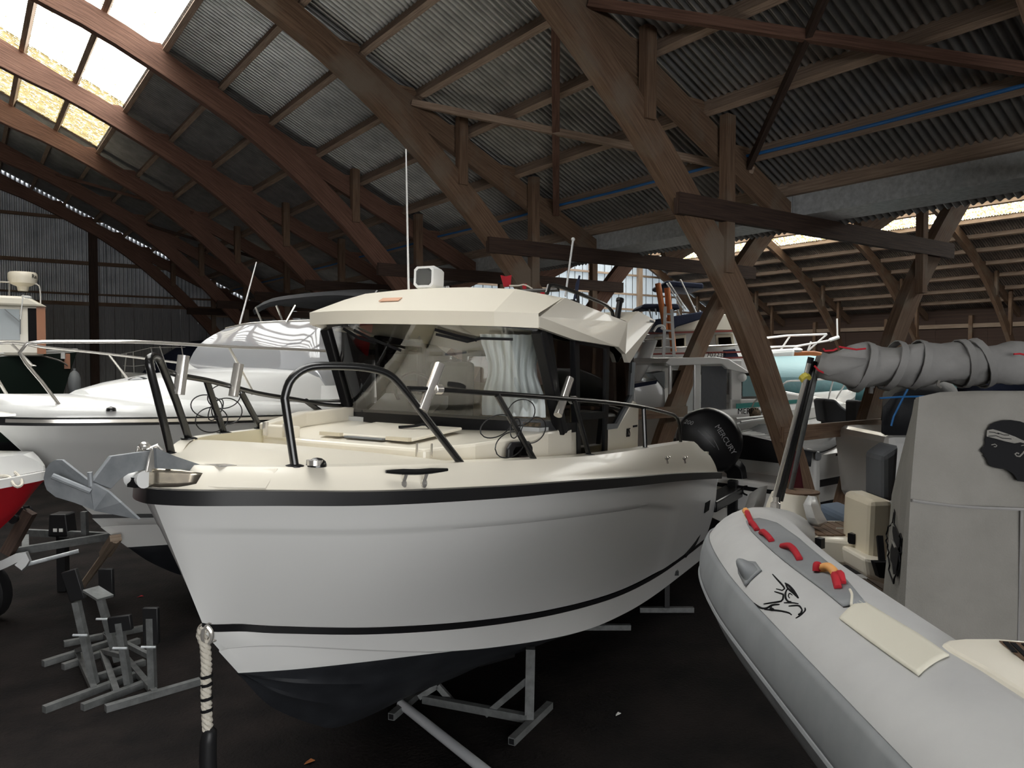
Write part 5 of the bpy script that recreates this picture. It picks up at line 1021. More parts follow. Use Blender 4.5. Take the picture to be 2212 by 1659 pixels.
b = MB(); b.tube(smooth_pts([RB(441, 1350), RB(432, 1362), RB(434, 1380), RB(446, 1392), RB(456, 1380), RB(455, 1362)], 20, True), .014, 8, closed=True); b.build('shackle', M['steel'], rp_)
# ================================================================== grey inflatable on the right
rib = thing('inflatable_boat', 'large pale grey rigid inflatable with covered console at lower right', 'boat', tuple(ground(2.1, 3.6)))
RO = rib.location
TC = [(1.075, .2, 1.80), (1.07, 1.3, 1.81), (1.075, 2.58, 1.82), (1.105, 3.1, 1.815), (1.21, 3.7, 1.78), (1.385, 4.25, 1.70), (1.57, 4.58, 1.65), (1.72, 4.80, 1.62), (1.83, 4.95, 1.605), (1.89, 5.03, 1.60)]
TR = [.262, .262, .264, .268, .275, .275, .26, .23, .17, .06]
tcs = smooth_pts([(*q, r) for q, r in zip(TC, TR)], 90)
TP = [ground(x, d, z) for x, d, z, r in tcs]; TRr = [q[3] for q in tcs]
TT = []
for i in range(90):
    t = TP[min(i+1, 89)]-TP[max(i-1, 0)]; TT.append(t.normalized())
def tframe(s):
    i = max(0, min(88, int(s))); f = s-i
    p = TP[i].lerp(TP[i+1], f); t = TT[i].lerp(TT[i+1], f).normalized(); r = TRr[i]*(1-f)+TRr[i+1]*f
    x = t.cross(UP).normalized(); y = x.cross(t); return p, x, y, r                # x: inboard (right), y: up
def tpt(s, ph, off=0.0): p, x, y, r = tframe(s); return p+(x*math.cos(ph)+y*math.sin(ph))*(r+off)-RO
def ontube(px, py):
    """station and angle on the tube skin under a photo pixel (nearest hit, else the closest graze)"""
    d = ray(px, py).normalized(); best = None
    for k in range(900):
        q = CAM+d*(1.2+k*.006)
        i = min(range(0, 89, 3), key=lambda j: (TP[j]-q).length_squared); i0, i1 = max(0, i-3), min(88, i+3)
        i = min(range(i0, i1+1), key=lambda j: (TP[j]-q).length_squared)
        f = max(-.5, min(.99, (q-TP[i]).dot(TT[i])/max(1e-4, (TP[min(i+1, 89)]-TP[i]).length))); s = i+f
        p, x, y, r = tframe(max(0, s)); g = (q-p).length-r
        if best is None or g < best[0]: best = (g, s, math.atan2((q-p).dot(y), (q-p).dot(x)))
        if g <= 0: break
    return best[1], best[2]
NPH = 36
b = MB(); b.grid([[tpt(i, 2*math.pi*j/NPH) for j in range(NPH)] for i in range(90)], closed_u=True); b.poly([tpt(0, 2*math.pi*j/NPH) for j in range(NPH)])
tube = b.build('tube', M['tube'], rib, angle=80)
def patch(name, left, right, m, nu=24, nv=10, off=.004, par=None, ease=False):
    L = [ontube(*p) for p in left]; Q = [ontube(*p) for p in right]
    L, Q = resample(L, nu), resample(Q, nu); b = MB()
    rows = [[tpt(l[0]*(1-v)+q[0]*v, l[1]*(1-v)+q[1]*v, off) for v in np.linspace(0, 1, nv)] for l, q in zip(L, Q)]
    b.grid(rows); return b.build(name, m, par or rib, angle=60, solid=.005)
patch('handle_strip', [(1612, 1128), (1622, 1148), (1660, 1185), (1718, 1233), (1775, 1275), (1822, 1314)], [(1640, 1122), (1680, 1133), (1725, 1165), (1762, 1197), (1815, 1240), (1871, 1307)], M['tubeg'])
patch('cream_patch', [(1815, 1340), (1870, 1382), (1930, 1425), (1985, 1464)], [(1862, 1300), (1925, 1338), (1985, 1374), (2050, 1420)], M['tubep'])
b = MB(); b.grid([[tpt(s, ph, .006) for ph in np.linspace(R(150), R(187), 8)] for s in np.linspace(0, 78, 60)]); b.build('rubbing_strake', M['tubeg'], rib, solid=.012, angle=60)
b = MB(); b.tube([tpt(s, R(187), .008) for s in np.linspace(0, 80, 60)], .012, 8); b.build('strake_edge', M['tubeg'], rib)
b = MB(); b.grid([[tpt(s, ph, .003) for ph in np.linspace(R(192), R(232), 6)] for s in np.linspace(0, 76, 50)]); b.build('lower_strip', M['tubeg'], rib, angle=60)
# hull under the tube
b = MB(); n = 40; sec = []
for i in range(n):
    s = 82*i/(n-1); p, x, y, r = tframe(s); c = p-RO; cx = RO+c
    w_ = [p+x*.02-UP*(r*.92), p-x*.10-UP*(r*.9), p+x*.25-UP*(r+.28), p+x*.95-UP*(r+.62), p+x*1.6-UP*(r+.2)]
    sec.append([q-RO for q in w_])
b.grid(sec); b.poly(sec[-1]); b.build('hull', M['lightgrey'], rib, angle=40)
q = ground(2.2, 3.4, 1.32)-RO; b = MB()
def quad(b, pts, th): b.prism([Vector(p)-RO for p in pts], (0, 0, th))
quad(b, [ground(1.25, 1.2, 1.42), ground(3.3, 1.2, 1.42), ground(3.3, 4.9, 1.42), ground(1.75, 4.9, 1.42)], -.06); sole = b.build('cockpit_sole', M['rubber'], rib, smooth=False)
for i in range(17):                                               # teak planks of the sole, black caulking between them
    x = 1.45+.075*i; b = MB(); quad(b, [ground(x, 2.9, 1.425), ground(x+.066, 2.9, 1.425), ground(x+.066+.10, 4.75, 1.425), ground(x+.10, 4.75, 1.425)], .012); b.build('plank', M['teak'], sole, smooth=False)
# far tube, mostly hidden by the console
b = MB(); pts = [ground(3.35, d, z)-RO for d, z in ((.5, 1.8), (2.6, 1.82), (4.0, 1.72), (4.7, 1.62), (5.0, 1.6))]; b.tube(smooth_pts(pts, 20), .28, 24, scale=[1]*17+[.9, .7, .3]); b.build('tube', M['tube'], rib, angle=60)
# grab lines laced along the handle strip
def line_on(name, px, r, m, off=.012, rise=0.0, par=rib, n=24, taper=None):
    q = [ontube(*p) for p in px]; q = smooth_pts(q, n); b = MB(); b.tube([tpt(s, ph, off+rise*math.sin(math.pi*i/(n-1))) for i, (s, ph) in enumerate(q)], r, 7, scale=taper); return b.build(name, m, par, angle=80)
for px in ([(1614, 1112), (1618, 1122), (1625, 1136)], [(1624, 1136), (1630, 1144), (1637, 1150)], [(1646, 1156), (1655, 1165), (1668, 1174)], [(1691, 1186), (1708, 1195), (1728, 1214)], [(1764, 1241), (1768, 1238), (1775, 1239)], [(1803, 1252), (1806, 1264), (1811, 1276)], [(1803, 1252), (1812, 1254), (1820, 1266)]):
    line_on('grab_line', px, .0125, M['redrope'], .010, .018)
line_on('grip', [(1773, 1238), (1790, 1243), (1806, 1252)], .015, M['orange'], .016, .012); line_on('grip', [(1611, 1110), (1614, 1114), (1617, 1120)], .015, M['orange'], .014, .01)
line_on('loose_edge', [(1836, 1278), (1841, 1290), (1840, 1312)], .004, M['tubep'], .006)
p_ = patch('towing_pad', [(1596, 1222), (1597, 1240), (1612, 1268)], [(1612, 1214), (1634, 1216), (1647, 1234)], M['tubeg'], 10, 8)
b = MB(); L = [ontube(*p) for p in ((1598, 1225), (1603, 1245), (1616, 1260))]; Q = [ontube(*p) for p in ((1612, 1217), (1630, 1220), (1640, 1234))]
L, Q = resample(L, 9), resample(Q, 9); b.grid([[tpt(l[0]*(1-v)+q[0]*v, l[1]*(1-v)+q[1]*v, .006+.05*math.sin(math.pi*v)*math.sin(math.pi*i/8)**.6) for v in np.linspace(0, 1, 9)] for i, (l, q) in enumerate(zip(L, Q))]); b.build('pad_boss', M['tubeg'], rib, angle=60)
# eagle head drawn in black lines
EG = [([(605, 228), (665, 295), (715, 350), (742, 385), (745, 410), (728, 420), (700, 415), (648, 400)], 8), ([(627, 432), (720, 462), (733, 480), (728, 535), (712, 550), (640, 565), (500, 582)], 8), ([(755, 335), (800, 365), (850, 420), (885, 470), (915, 515)], 11), ([(760, 340), (790, 400), (850, 450), (912, 512)], 9), ([(788, 395), (765, 440), (758, 490), (768, 525), (790, 548), (830, 558)], 9),
      ([(845, 480), (815, 460), (800, 462), (793, 490), (812, 516)], 5), ([(742, 568), (830, 570), (912, 578)], 7), ([(797, 605), (860, 600), (915, 602), (945, 630), (960, 665)], 8), ([(990, 625), (993, 655), (975, 690), (930, 720), (880, 750)], 7), ([(958, 655), (945, 690), (915, 712)], 9), ([(328, 545), (380, 575), (430, 610), (480, 632), (530, 630), (565, 612)], 9), ([(512, 648), (560, 615), (610, 595), (688, 588)], 9), ([(512, 648), (640, 655), (740, 675), (800, 688), (832, 712)], 8), ([(590, 612), (585, 640), (620, 650)], 14)]
for pts, wd in EG:
    q = [ontube(1560+x*.1808, 1200+y*.1808) for x, y in pts]; q = smooth_pts(q, 22); b = MB(); n = len(q)
    b.tube([tpt(s, ph, .0) for s, ph in q], wd*.00042, 6, scale=[.35+.65*math.sin(math.pi*(i+.5)/n)**.5 for i in range(n)]); b.build('eagle_emblem', M['ink'], rib)
# moulded step with teak inlay on top of the tube, lower right
zs_ = 2.085
st_ = [onz(x, y, zs_) for x, y in ((2032, 1388), (2048, 1380), (2080, 1377), (2150, 1377), (2330, 1392), (2330, 1560), (2212, 1497), (2120, 1440), (2050, 1402))]
b = MB(); b.prism([p-RO for p in st_], (0, 0, -.035)); b.build('boarding_step', M['cream'], rib, smooth=False, bevel=.012)
b = MB(); b.prism([onz(x, y, zs_+.003)-RO for x, y in ((2158, 1386), (2330, 1400), (2330, 1482), (2212, 1428))], (0, 0, .003)); tk = b.build('teak_inlay', M['teak'], rib, smooth=False)
for (x0, y0), (x1, y1) in (((2172, 1387), (2192, 1408)), ((2188, 1389), (2240, 1440)), ((2212, 1391), (2290, 1460))): b = MB(); b.beam(onz(x0, y0, zs_+.008)-RO, onz(x1, y1, zs_+.008)-RO, .012, .003); b.build('caulking', M['ink'], tk)
b = MB(); b.tube([tpt(s, R(55), .004) for s in np.linspace(4, 30, 20)], .005, 6); b.tube([tpt(s, R(62), .003) for s in np.linspace(4, 30, 20)], .004, 6); b.build('seam', M['tubeg'], rib)
# stern fittings: end moulding, step, seat
cb = ground(1.86, 5.02, 0); cz = lambda z: Vector((cb.x, cb.y, z))-RO
b = MB(); rr = []
for z, r, sx in ((1.62, .205, -.01), (1.75, .19, -.01), (1.86, .17, 0), (1.93, .15, .01)): rr.append([cz(z)+RT*(r*math.cos(a)+sx)+FW*(r*.8*math.sin(a)) for a in np.linspace(0, 2*math.pi, 20, endpoint=False)])
b.grid(rr, closed_u=True); b.poly(rr[-1]); nose = b.build('end_moulding', M['cream'], rib, angle=40)
b = MB(); b.lathe([(.02, 0), (.12, 0), (.12, .012), (.0, .012)], cz(1.928)+RT*.045, (0, 0, 1), 20); b.build('teak_top', M['teak'], nose)
b = MB(); sp_ = [ground(x, d, 1.60)-RO for x, d in ((1.80, 4.50), (1.98, 4.42), (2.12, 4.46), (2.22, 4.6), (2.22, 5.0), (1.80, 5.0))]; b.prism(sp_, (0, 0, .15)); stp = b.build('stern_step', M['cream'], rib, bevel=.02, smooth=False)
for i in range(7):
    x = 1.83+.052*i; b = MB(); b.prism([ground(x, 4.54, 1.752)-RO, ground(x+.046, 4.54, 1.752)-RO, ground(x+.046, 4.92, 1.752)-RO, ground(x, 4.92, 1.752)-RO], (0, 0, .008)); b.build('plank', M['teak'], stp, smooth=False)
for x, y in ((1771, 1173), (1842, 1163)): b = MB(); p = at(x, y, 4.43)-RO; b.box(p.x-.02, p.x+.02, p.y-.02, p.y+.02, p.z-.03, p.z+.03); b.build('hinge', M['black'], stp, smooth=False)
b = MB(); p = at(1822, 1151, 4.7)-RO; b.tube([p-RT*.05, p-RT*.04+UP*.025, p+RT*.04+UP*.02, p+RT*.06], .010, 7); b.build('cleat', M['steel'], stp)
b = MB(); b.prism([at(x, y, 4.25)-RO for x, y in ((1880, 1082), (1930, 1080), (1930, 1262), (1872, 1250))], FW*.35); seat = b.build('seat_back', M['beige'], rib, bevel=.03, smooth=False)
b = MB(); b.prism([at(x, y, 4.15)-RO for x, y in ((1866, 1205), (1930, 1215), (1930, 1270), (1872, 1248))], FW*.30); b.build('seat_base', M['cream'], seat, bevel=.02, smooth=False)
b = MB(); b.beam(at(1900, 1158, 4.2)-RO, at(1906, 1225, 4.13)-RO, .03, .03); b.prism([at(x, y, 4.1)-RO for x, y in ((1890, 1215), (1925, 1215), (1925, 1252), (1900, 1248))], FW*.05); b.build('strap', M['ink'], seat)
b = MB(); b.prism([at(x, y, 4.9)-RO for x, y in ((1828, 1120), (1885, 1112), (1882, 1155), (1826, 1152))], FW*.5); b.build('cushion', M['bluegrey'], rib, bevel=.03, smooth=False)
b = MB(); b.prism([at(x, y, 4.5)-RO for x, y in ((1908, 985), (1945, 960), (1935, 1085), (1908, 1085))], FW*.25); b.build('backrest', M['greycd'], rib, bevel=.03, smooth=False)
# ---- covered console
cv = thing('console_cover', 'grey canvas console cover printed with a black head in profile on the inflatable', 'boat cover', tuple(ground(2.3, 3.6, 1.4)))
CO = cv.location
near = [at(1985, 857, 3.55), at(1967, 1085, 3.32), at(1943, 1472, 3.21)]
nearR = [p+RT*1.25 for p in near]; back = [at(1978, 864, 4.15), at(1926, 1070, 4.10), at(1900, 1352, 4.05)]; backR = [p+RT*(1.25-.2) for p in back]
def rowpts(l, n=13):
    out = []
    for i in range(n):
        t = i/(n-1)*(len(l)-1); k = min(int(t), len(l)-2); out.append(l[k].lerp(l[k+1], t-k))
    return out
b = MB(); NR, RR_, BL, BR = map(rowpts, (near, nearR, back, backR)); rows = []
for j in range(13):
    row = []
    for i in range(9): q = BL[j].lerp(NR[j], i/8); row.append(q-CO+RT*(-.012*math.sin(i*2.3+j*.5))*(.3 if i in (0, 8) else 1))
    for i in range(1, 22): q = NR[j].lerp(RR_[j], i/21); row.append(q-CO+FW*(.010*math.sin(i*.9+j*.35)+(.022 if j in (6,) else 0)*0))
    for i in range(1, 5): q = RR_[j].lerp(BR[j], i/4); row.append(q-CO)
    rows.append(row)
tl = rows[0]; cap = []
for f, dz in ((.18, .022), (.5, .03), (.85, .03)):
    cap.append([q.lerp(sum(tl, Vector())/len(tl), f)+UP*dz for q in tl])
b.grid([list(r_) for r_ in reversed(cap)]+rows); b.poly(cap[-1]); b.build('canvas', M['cover'], cv, angle=55)
def oncover(x, y, off=.016):
    """point on the near face of the cover"""
    for (a0, a1) in ((near[0], near[1]), (near[1], near[2])):
        n_ = RT.cross(a1-a0).normalized(); n_ = n_ if n_.dot(CAM-a0) > 0 else -n_; r_ = ray(x, y); t = (a0-CAM).dot(n_)/r_.dot(n_); p = CAM+r_*t
        if a1.z-1e-3 <= p.z: break
    return p+n_*off-CO
b = MB(); b.tube([oncover(x, y, .012) for x, y in ((1968, 1083), (2010, 1087), (2060, 1093), (2120, 1097), (2300, 1103))], .007, 6); b.build('seam', M['greyc'], cv); b = MB(); b.tube([oncover(x, y, .010) for x, y in ((2203, 1102), (2200, 1240), (2196, 1400))], .005, 6); b.build('seam', M['greyc'], cv)
C3 = lambda pts: [oncover(1900+x*.3316, 850+y*.3316) for x, y in pts]
HEAD = [(706, 212), (740, 195), (790, 183), (840, 181), (900, 190), (960, 212), (1010, 250), (1040, 300), (1050, 370), (1040, 440), (1020, 520), (1000, 585), (950, 585), (885, 577), (868, 550), (855, 532), (832, 515), (800, 498), (770, 497), (735, 490), (710, 480), (692, 466), (690, 445), (680, 437), (676, 425), (664, 417), (665, 405), (660, 395), (644, 383), (645, 372), (665, 352), (675, 335), (670, 310), (680, 280), (690, 240)]
b = MB(); b.prism(C3(HEAD), -FW*.003); emb = b.build('head_emblem', M['ink'], cv, smooth=False)
def cdec(pts, m, off, nm): b = MB(); b.prism([oncover(1900+x*.3316, 850+y*.3316, off) for x, y in pts], -FW*.002); return b.build(nm, m, emb, smooth=False)
cdec([(682, 250), (720, 243), (760, 255), (800, 268), (860, 290), (920, 318), (960, 330), (955, 345), (900, 328), (860, 335), (800, 322), (740, 305), (680, 290)], M['cover'], .0205, 'headband')
for pts in ([(750, 268), (790, 282), (825, 283)], [(690, 290), (740, 287), (780, 303), (840, 308)], [(695, 262), (730, 266), (760, 276)]): b = MB(); b.tube([oncover(1900+x*.3316, 850+y*.3316, .021) for x, y in pts], .0025, 5); b.build('band_fold', M['ink'], emb)
for pts, r_ in (([(712, 345), (735, 340), (748, 350), (740, 358), (728, 356)], .002), ([(945, 365), (915, 400), (895, 420), (875, 418), (864, 405), (875, 397), (890, 402)], .0035), ([(905, 350), (930, 345), (950, 352)], .002)): b = MB(); b.tube([oncover(1900+x*.3316, 850+y*.3316, .020) for x, y in pts], r_, 5); b.build('face_line', M['cover'], emb)
# island outline with a second head on the narrow side of the cover
def onside(x, y, off=.014):
    j = max(0, min(11.99, (y-864)/(1370-864)*12)); k = int(j); f = j-k
    l, r_ = BL[k].lerp(BL[k+1], f), NR[k].lerp(NR[k+1], f); n_ = (r_-l).cross(UP).normalized(); n_ = n_ if n_.dot(CAM-l) > 0 else -n_
    d = ray(x, y); t = (l-CAM).dot(n_)/d.dot(n_); return CAM+d*t+n_*off-CO
S3 = lambda pts, off=.014: [onside(1900+x*.3316, 850+y*.3316, off) for x, y in pts]
b = MB(); b.tube(S3([(118, 735), (112, 790), (105, 840), (90, 862), (75, 868), (72, 890), (62, 920), (70, 945), (60, 960), (72, 985), (70, 1010), (82, 1035), (72, 1060), (78, 1075), (85, 1120), (80, 1150), (92, 1185), (105, 1220), (113, 1240), (118, 1205), (130, 1180), (142, 1160), (140, 1190), (150, 1150), (155, 1100), (150, 1040), (163, 1040), (160, 1000), (167, 950), (158, 915), (150, 930), (130, 880), (115, 850), (118, 790)]), .004, 5, closed=True); isl = b.build('island_outline', M['ink'], cv)
b = MB(); b.prism(S3([(108, 865), (125, 875), (145, 915), (155, 950), (152, 1000), (140, 1015), (150, 1040), (140, 1110), (128, 1180), (112, 1180), (105, 1110), (92, 1085), (92, 1020), (105, 970), (115, 965), (105, 900)]), RT*-.002); b.build('island_head', M['ink'], isl, smooth=False)
b = MB(); b.tube(S3([(112, 960), (125, 985), (135, 1010)], .02), .006, 5); b.build('island_headband', M['cover'], isl)
# ---- rolled awning on its poles
aw = thing('rolled_awning', 'rolled grey awning with red piping, strapped on dark poles over the inflatable', 'awning', tuple(at(1672, 1102, 4.75)))
AO = aw.location
def W(x, y, d): return at(x, y, d)-AO
ax_ = smooth_pts([W(1768, 790, 4.72), (W(1800, 792, 4.7)), W(1860, 793, 4.7), W(1950, 789, 4.7), W(2060, 786, 4.72), W(2160, 785, 4.75), W(2260, 792, 4.8), W(2380, 800, 4.8)], 50)
b = MB(); rows = []
for i, p in enumerate(ax_):
    rr = .125*(.55+.45*min(1, i/5)); rows.append([Vector(p)+(UP*math.sin(a)*(1-.1*math.sin(i*.7))+FW*math.cos(a)*.9)*rr*(1+.10*math.sin(a*3+i*.45)+.05*math.sin(a*7+i*1.1)) for a in np.linspace(0, 2*math.pi, 26, endpoint=False)])
b.grid(rows, closed_u=True); b.poly(rows[0]); b.poly(rows[-1]); b.build('rolled_canvas', M['greyc'], aw, angle=60)
dr = [[W(1776, 762, 4.66), W(1800, 768, 4.6), W(1830, 772, 4.58), W(1870, 775, 4.57)], [W(1770, 785, 4.6), W(1800, 795, 4.56), W(1835, 792, 4.55), W(1870, 786, 4.56)], [W(1762, 800, 4.6), W(1790, 812, 4.55), W(1822, 803, 4.55), W(1862, 790, 4.56)]]
b = MB(); b.grid(dr); b.build('loose_flap', M['greyc'], aw, solid=.012, angle=70)
for px in ([(1778, 753), (1782, 758), (1800, 757), (1808, 753)], [(1812, 749), (1830, 752), (1850, 755), (1870, 753)], [(1759, 790), (1768, 800), (1780, 806), (1786, 806)], [(2190, 765), (2203, 764), (2220, 768)]): b = MB(); b.tube([W(x, y, 4.57) for x, y in px], .006, 6); b.build('piping', M['redrope'], aw)
for x, tilt in ((1852, 14), (1920, 14), (1968, 10), (2072, -4), (2100, -14)):
    i = min(range(50), key=lambda k: abs(k-(x-1768)/(2380-1768)*49)); p = Vector(ax_[i]); b = MB(); n = 18
    b.sweep([p+(UP*math.sin(a)+FW*math.cos(a)*.9)*.148+RT*(tilt*.0035*math.sin(a)) for a in np.linspace(0, 2*math.pi, n, endpoint=False)], [(-.004, -.022), (.004, -.022), (.004, .022), (-.004, .022)], up=RT, closed=True); b.build('strap', M['greyc'], aw, angle=60)
for (x0, y0, d0), (x1, y1, d1), r_, m in (((1676, 1094, 4.75), (1752, 772, 4.72), .020, 'rubber'), ((1686, 1082, 4.80), (1760, 780, 4.74), .016, 'blackm'), ((1707, 1062, 5.1), (1766, 790, 4.8), .016, 'galvd'), ((1672, 1075, 4.74), (1748, 785, 4.70), .013, 'steel')):
    b = MB(); b.tube([W(x0, y0, d0), W(x1, y1, d1)], r_, 9); b.build('awning_pole', M[m], aw)
b = MB(); b.lathe([(.03, 0), (.03, .06), (.018, .07), (.018, .10)], W(1674, 1108, 4.72), (.1, 0, 1), 10); b.box(-.04+W(1674, 1112, 4.70).x, W(1674, 1112, 4.70).x+.04, W(1674, 1112, 4.7).y-.03, W(1674, 1112, 4.7).y+.03, W(1674, 1112, 4.7).z-.02, W(1674, 1112, 4.7).z+.02); b.build('pole_foot', M['steel'], aw)
b = MB(); b.tube([W(1736, 812, 4.72), W(1742, 820, 4.70)], .035, 10); b.build('yellow_tie', mat('yellow_tape', (.45, .38, .05), .6), aw)
b = MB(); b.tube([W(2029, 775+0, 4.62)-UP*.13, W(2026, 782, 4.62)-UP*.14, W(2034, 784, 4.62)-UP*.15], .008, 6); b.build('hook', M['steel'], aw)
b = MB(); b.beam(W(1884, 815, 4.75), W(1882, 838, 4.75), .03, .03); b.beam(W(1882, 838, 4.75), W(1881, 850, 4.75), .02, .02); b.build('hanging_buckle', M['greyc'], aw)
o = MB(); pts = [at(x, y, 5.15) for x, y in ((1718, 970), (1726, 985), (1738, 1060), (1746, 1085), (1728, 1080), (1712, 1072), (1708, 1030), (1712, 990))]; o.prism(pts, FW*.05); prop(o.build('flag', mat('dark_red_cloth', (.10, .012, .018), .9), bevel=.01), 'furled dark red flag beside the awning poles', 'flag')
o = MB(); q = [[at(x, y, 4.66+dz) for x, y, dz in r_] for r_ in ([(1748, 1072, .02), (1754, 1074, -.03), (1760, 1073, .03)], [(1738, 1090, .0), (1752, 1092, -.07), (1768, 1098, .02)], [(1744, 1115, .0), (1760, 1118, -.06), (1776, 1112, .03)], [(1748, 1128, .03), (1766, 1130, -.03), (1784, 1124, .04)], [(1752, 1132, .06), (1768, 1136, .04), (1783, 1127, .07)])]; o.grid(q); prop(o.build('plastic_bag', M['whitep'], solid=.02, angle=20), 'crumpled white plastic bag tied beside the inflatable end moulding', 'bag')
o = MB(); q = [[at(x, y, d) for x, y, d in r_] for r_ in ([(1655, 1052, 5.6), (1640, 1056, 5.5), (1622, 1070, 5.5)], [(1650, 1085, 5.35), (1632, 1090, 5.25), (1610, 1105, 5.35)], [(1640, 1112, 5.2), (1622, 1112, 5.1), (1600, 1115, 5.25)], [(1628, 1140, 5.15), (1610, 1140, 5.05), (1592, 1132, 5.2)])]; o.grid(q); prop(o.build('outboard_cover', M['greyc'], solid=.03, angle=60), 'grey cloth cover draped behind the far end of the inflatable', 'cover')
for x_, y_ in ((1.5, 2.2), (1.7, 4.2)):
    o = MB(); p = ground(2.2, y_, 0); o.box(-.6, .6, -.05, .05, .02, .10); o.box(-.05, .05, -.05, .05, .0, .82); o.box(-.55, .55, -.06, .06, .78, .86); o = o.build('cradle', M['board'], smooth=False); o.location = p; o.rotation_euler = (0, 0, -YAW); prop(o, 'dark cradle under the inflatable hull, %s end' % ('nearer' if y_ < 3 else 'farther'), 'cradle')
# ================================================================== boats beyond the V legs
F6 = Frame(*(lambda p: (p[0]+.755*6.6, p[1]+.656*6.6))((4.05-.43, 11.35+.49)), 229)
# frame origin at the bow; the stern corner nearest the camera stands at 1745 px
b6 = thing('day_cruiser', 'white day cruiser with black stripes, stern and bathing platform behind the inflatable', 'boat', matrix=F6.matrix())
f6 = simple_hull(b6, 6.6, 2.4, 1.75, 1.42, .12, draft=.12, stripe='black', zboot=.35, chine=.45, capz=.08)
for z, h_ in ((.98, .07), (.68, .06)):
    b = MB(True)
    for sg in (-1,): b.grid([[(f6(t)[0], sg*(f6(t)[1]*(.83+.17*((z+dz)/1.42))+.03), z+dz+.25*(1-t)**2) for t in np.linspace(.35, 1, 24)] for dz in (-h_/2, h_/2)])
    b.build('stripe', M['black'], b6, recalc=False)
b = MB(True); b.box(6.55, 7.35, -1.15, .2, .62, 1.08); pf = b.build('bathing_platform', M['white'], b6, smooth=False, bevel=.04)
b = MB(True); b.box(6.9, 7.36, -1.16, .2, .93, .99); b.build('platform_band', M['black'], pf, smooth=False)
b = MB(True); p = F6.on(1610, 1060, a=7.37); b.tube(smooth_pts([(7.37, p[1]-.03, p[2]+.07), (7.37, p[1]+.03, p[2]+.05), (7.37, p[1]+.04, p[2]-.03), (7.37, p[1]-.03, p[2]-.06)], 12), .012, 6); b.build('platform_ring', M['ink'], pf)
b = MB(True); b.box(6.5, 6.66, -1.18, 1.18, .9, 1.48); b.build('transom', M['white'], b6, smooth=False, bevel=.03)
text('boat_name_mark', 'OYA', .17, F6.on(1603, 983, a=6.69), (0, -1, 0), (0, 0, 1), M['ink'], b6, True)
b = MB(True); b.grid([[(a, p, 1.60+.07*math.sin(a*3+p*2)-.04*abs(p)) for p in np.linspace(-1.2, 1.2, 8)] for a in np.linspace(4.2, 6.8, 10)]); b.grid([[(6.8, p, 1.60+.07*math.sin(6.8*3+p*2)-.04*abs(p)), (6.84, p, 1.30)] for p in np.linspace(-1.2, 1.2, 8)]); b.build('black_tarpaulin', M['blackc'], b6, angle=60, solid=.02)
for p in F6.on(1838, 1127, p=-1.12), F6.on(1848, 1127, p=-1.12), F6.on(1742, 1090, p=-1.15): b = MB(True); b.lathe([(.045, 0), (.045, .03), (.0, .03)], (p[0], -1.13, p[2]), (0, -1, 0), 12); b.build('exhaust_outlet', M['steel'], b6)
b = MB(True); p = F6.on(1763, 985, p=-1.2); b.lathe([(.07, 0), (.06, .03), (0, .03)], (p[0], -1.22, p[2]), (0, -1, 0), 14); b.build('grille', M['grey'], b6)
b = MB(True); q = [F6.on(x, y, p=-1.23) for x, y in ((1806, 980), (1836, 974), (1837, 979), (1805, 985))]; b.prism(q, (0, -.004, 0)); b.build('maker_mark', M['ink'], b6, smooth=False)
for i, (x0, y0, x1, y1) in enumerate(((1590, 905, 1655, 899), (1600, 912, 1660, 903), (1588, 917, 1640, 906))): b = MB(True); b.tube([F6.on(x0, y0, p=.3+.1*i), F6.on(x1, y1, p=.2+.1*i)], .02, 7); b.build('paddle_shaft', M['whitep'], b6)
for i, (x0, y0, x1, y1) in enumerate(((1790, 941, 1905, 926), (1800, 950, 1960, 925), (1780, 958, 1900, 946), (1890, 930, 1940, 922))): b = MB(True); b.tube([F6.on(x0, y0, p=-.9), F6.on(x1, y1, p=-.75)], .018, 7); b.build('pole_rack_bar', M['lightgrey' if i % 2 else 'galvd'], b6)
b = MB(True); b.tube(smooth_pts([F6.on(1885, 945, p=-.7), F6.on(1905, 930, p=-.7), F6.on(1950, 925, p=-.7)], 10), .022, 8); b.build('grab_rail', M['whitep'], b6)
b = MB(True); b.grid([[F6.on(1880, 950, p=-.9), F6.on(1900, 930, p=-.9), F6.on(1960, 920, p=-.9)], [F6.on(1880, 960, p=-.4), F6.on(1905, 938, p=-.4), F6.on(1960, 930, p=-.4)]]); b.build('dark_seat_cover', M['greycd'], b6, solid=.05)
# black engine cover tarpaulin with blue cord
tb = thing('covered_boat', 'boat under black tarpaulin tied with blue cord, behind the covered console', 'boat', tuple(ground(6.2, 10.2))); TO = tb.location
b = MB(); prof = [(1905, 905), (1912, 850), (1930, 820), (1962, 812), (2000, 814), (2030, 818), (2055, 830), (2078, 850), (2090, 880)]
rows = [[at(x, y+(1-s_)*(30 if 0 < i < 8 else 5)*(abs(dd)**2), 10.0+dd*1.1)-TO for i, (x, y) in enumerate(prof)] for dd, s_ in ((-1, 0), (-.7, .3), (-.2, .9), (.4, 1), (1, .5))]
front = [at(x, 940 if 1 <= i <= 7 else 935, 8.9)-TO for i, (x, y) in enumerate(prof)]; rows = [front]+rows
for r_ in rows[1:]:
    for i, q in enumerate(r_): q += FW*.04*math.sin(i*2.1)
b.grid(rows); b.build('black_tarpaulin', M['blackc'], tb, angle=70, solid=.02)
b = MB(); b.tube([at(x, y, 8.75)-TO for x, y in ((1976, 812), (1950, 860), (1930, 900), (1925, 920))], .012, 6); b.tube([at(x, y, 8.75)-TO for x, y in ((1900, 860), (1950, 857), (2015, 856))], .012, 6); b.build('blue_cord', M['blue'], tb)
